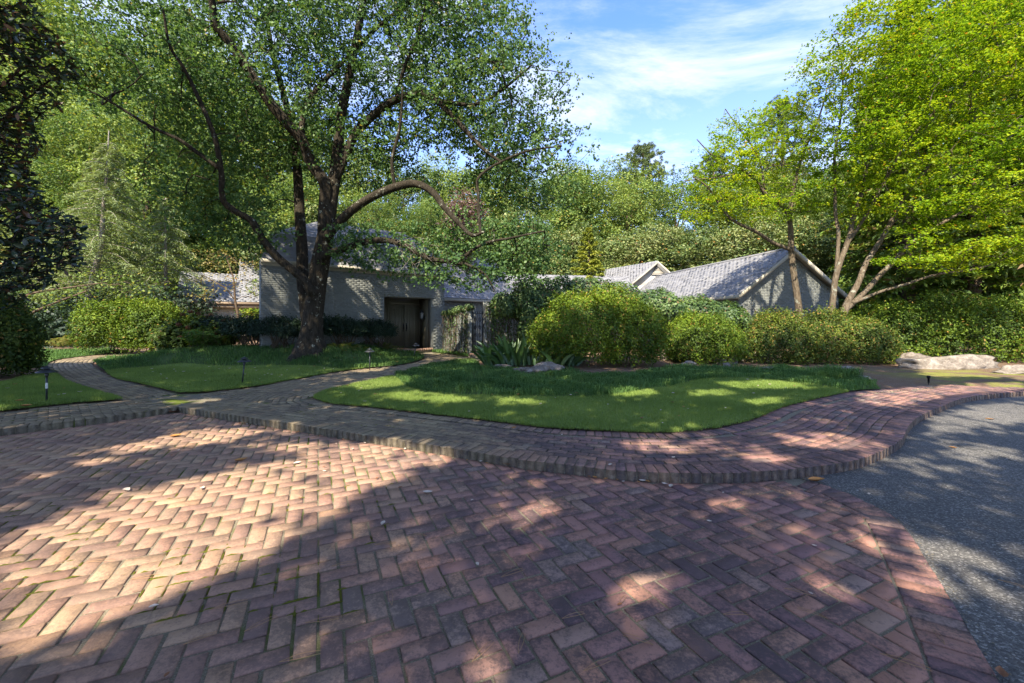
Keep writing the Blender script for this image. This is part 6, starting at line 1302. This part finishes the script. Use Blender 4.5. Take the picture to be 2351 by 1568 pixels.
# ------------------------------------------------------------------ fallen leaves and needles
def dleaf(x, y, z, size, mat, label, group, seed, part=None):
    rg = np.random.RandomState(seed); c = G(x, y, z); a = rg.rand()*6.28; u = np.array([math.cos(a), math.sin(a), 0]); s = np.array([-u[1], u[0], 0]); cr = .25+.3*rg.rand(); V = []
    for f, w in ((0, .05), (.2, .6), (.5, .9), (.8, .5), (1, .03)):
        q = u*size*(f-.5)+np.array([0, 0, size*cr*((f-.5)**2)*1.6+.004]); V += [q-s*size*.3*w+[0, 0, size*.18*w], q, q+s*size*.3*w+[0, 0, size*.22*w]]
    o = mobj('fallen_leaf', V, np.array([[k*3+j, k*3+j+1, k*3+j+4, k*3+j+3] for k in range(4) for j in (0, 1)]), M[mat], tint=.5, smooth=True, label=label, cat='leaf', group=group); o.location = tuple(float(v) for v in c)
fl = [(404,1003,'l_orange',.13,'curled orange leaf on the sunlit stripe of the drive'),(553,1059,'l_orange',.12,'bright orange leaf in the large sun patch of the drive'),(682,1065,'l_pale',.08,'white curled leaf at the upper edge of the large sun patch'),(290,1127,'l_pale',.09,'pale pinkish leaf at the left of the large sun patch'),(464,1123,'l_pale',.06,'small white leaf alone in the middle of the sun patch'),(324,995,'l_pale',.06,'small grey leaf below the left kerb in shade'),(240,969,'l_pale',.08,'pale leaf lying against the left kerb'),(403,947,'l_brown',.2,'dark brown leaf tucked in the inner kerb corner'),(982,1133,'l_pale',.08,'pinkish leaf on the purple bricks below the kerb'),(879,1204,'l_pale',.06,'white speck of leaf left of the centre bricks'),(1161,1067,'l_orange',.13,'tan leaf lying along the foot of the kerb'),(1602,1104,'l_orange',.1,'orange leaf at the foot of the kerb bend'),(1540,1118,'l_pale',.07,'pale leaf below the kerb bend'),(1475,1106,'l_pale',.06,'white leaf just left of the kerb bend'),(1874,1106,'l_orange',.16,'long orange brown leaf where brick drive meets asphalt'),(2272,964,'l_orange',.09,'tan leaf on the far sunlit asphalt'),(2187,1029,'l_orange',.07,'small tan leaf on the shaded asphalt'),(1995,1136,'l_pale',.04,'tiny pale leaf on the asphalt near the brick border'),(2300,1551,'l_brown',.07,'reddish leaf at the bottom right corner on asphalt'),(850,1010,'l_pale',.06,'white leaf beside the straight kerb'),(1180,984,'l_orange',.08,'orange leaf on the lawn rim'),(60,933,'l_orange',.13,'orange leaf on the left lawn near its rim'),(45,921,'l_orange',.1,'orange leaf on the left lawn, farther from the rim')]
for i, (x, y, m__, sz, lb3) in enumerate(fl):
    z = .0 if not (y < 1000 and x > 900) and not y < 940 else .1
    if lb3.endswith('rim') or 'left lawn' in lb3: z = .125
    dleaf(x, y, z+.001, sz, m__, lb3, None, 700+i)
rg = np.random.RandomState(801)
def scatter(poly, n, z, label, group, mats, smin, smax, s0):
    poly = np.asarray(poly)[:, :2]; mn, mxx = poly.min(0), poly.max(0); k = 0; it = 0
    while k < n and it < 5000:
        it += 1; p = mn+rg.rand(2)*(mxx-mn)
        if not inpoly(p[None], poly)[0]: continue
        zz = z if z is not None else float(gz(p[0], p[1]))+.03; x, y = toD(np.array([p[0], p[1], zz]))
        if not (-5 < x < 2356 and y < 1570): continue
        dleaf(float(x), float(y), zz, rg.uniform(smin, smax), mats[rg.randint(len(mats))], label, group, s0+k); k += 1
scatter(lawn1, 34, None, 'small dry leaf on the kidney shaped front lawn', 'dry leaves on the front lawn', ['l_pale', 'l_pale', 'l_orange', 'l_brown'], .035, .07, 1000)
scatter(lawn2, 40, None, 'small dry leaf on the middle lawn between the two paths', 'dry leaves on the middle lawn', ['l_pale', 'l_pale', 'l_orange'], .04, .08, 1100)
scatter(lawn3, 8, None, 'small dry leaf on the left lawn around the taped light', 'dry leaves on the left lawn', ['l_pale', 'l_orange'], .04, .08, 1200)
scatter(mondo_l, 34, None, 'small dry leaf caught in the grass around the big tree', 'dry leaves around the big tree', ['l_pale', 'l_orange'], .05, .09, 1300)
scatter(mondo1, 22, None, 'small dry leaf caught in the dark grass bed', 'dry leaves in the dark grass bed', ['l_pale', 'l_orange', 'l_brown'], .04, .08, 1400)
scatter(PAVE, 30, ZW+.003, 'small dry leaf lying on the raised brick walk', 'dry leaves on the brick walk', ['l_pale', 'l_orange', 'l_pale'], .03, .06, 1500)
scatter(field, 22, .004, 'small dry leaf lying on the herringbone drive', 'dry leaves on the brick drive', ['l_pale', 'l_brown', 'l_pale'], .02, .045, 1600)
# litter along the kerb foot
for i in range(26):
    f = rg.rand(); q = kerb[int(60+f*70)]-np.array([0, .03+.05*rg.rand()]); x, y = toD(np.array([q[0], q[1], .004])); dleaf(float(x), float(y), .004, rg.uniform(.025, .055), ['l_pale', 'l_brown', 'l_orange'][rg.randint(3)], 'small dry leaf drifted against the foot of the kerb', 'dry leaves along the kerb', 1700+i)
def needle(x, y, L, ang, label, group, z=.004, two=True):
    c = G(x, y, z); m4 = MB(); r0 = .0011
    for k in range(2 if two else 1):
        a = ang+k*.09; u = np.array([math.cos(a), math.sin(a), 0]); s = np.array([-u[1], u[0], 0]); m4.tube([u*L*f+s*L*.06*math.sin(f*3)*(1 if k else -1)+[0, 0, .004*math.sin(f*PI)] for f in np.linspace(0, 1, 6)], r0, 4, cap=False)
    o = m4.obj('pine_needle', M['needle'], label=label, cat='pine needle', group=group); o.location = tuple(float(v) for v in c)
for i, (x, y, L, a) in enumerate(((1083,1520,.14,.9),(1290,1420,.12,.3),(1150,1325,.15,.5),(1035,1370,.1,2.2),(1190,1500,.12,1.3),(480,1400,.16,.4),(560,1450,.14,.8),(700,1430,.15,.2),(420,1480,.12,.6),(640,1520,.16,.3),(1420,1390,.1,.9),(1800,1350,.14,-.5),(2020,1500,.16,-.6),(2170,1480,.1,1.1),(2290,1330,.12,-.9),(1660,1410,.12,0),(860,1250,.13,.1),(980,1230,.1,2.8),(300,1330,.15,.2),(200,1290,.14,.1),(760,1300,.14,.3),(900,1390,.12,1.9),(1500,1480,.13,2.6),(1340,1540,.13,.4),(1900,1420,.12,2.4))):
    needle(x, y, L, a, 'dry tan pine needle lying on the brick drive', 'dry pine needles on the drive')

# grit and crumbs gathered along the kerb foot and the brick border
rg = np.random.RandomState(901); gm_ = MB()
for (ln, off_, n_, z_) in ((kerb, -.035, 1500, .001), (bord_out, .02, 900, -.002), (low, .02, 300, ZW)):
    L = resample(ln[:, :2], .02); L = L[L[:, 1] > 1.2]
    for i in range(n_):
        q = L[rg.randint(len(L))]+[rg.randn()*.03, off_+rg.randn()*.03+.0]; r_ = rg.uniform(.0015, .0055); v = np.array([[1, 0, 0], [-.5, .9, 0], [-.5, -.9, 0], [0, 0, .9]])*r_*(.6+.8*rg.rand(4, 1)); a = rg.rand()*6.28; v = np.c_[v[:, 0]*math.cos(a)-v[:, 1]*math.sin(a), v[:, 0]*math.sin(a)+v[:, 1]*math.cos(a), v[:, 2]]+[q[0], q[1], z_]; gm_.add(v, np.array([[0, 1, 3], [1, 2, 3], [2, 0, 3]]))
gm_.obj('grit', M['mortar'], kind='stuff')
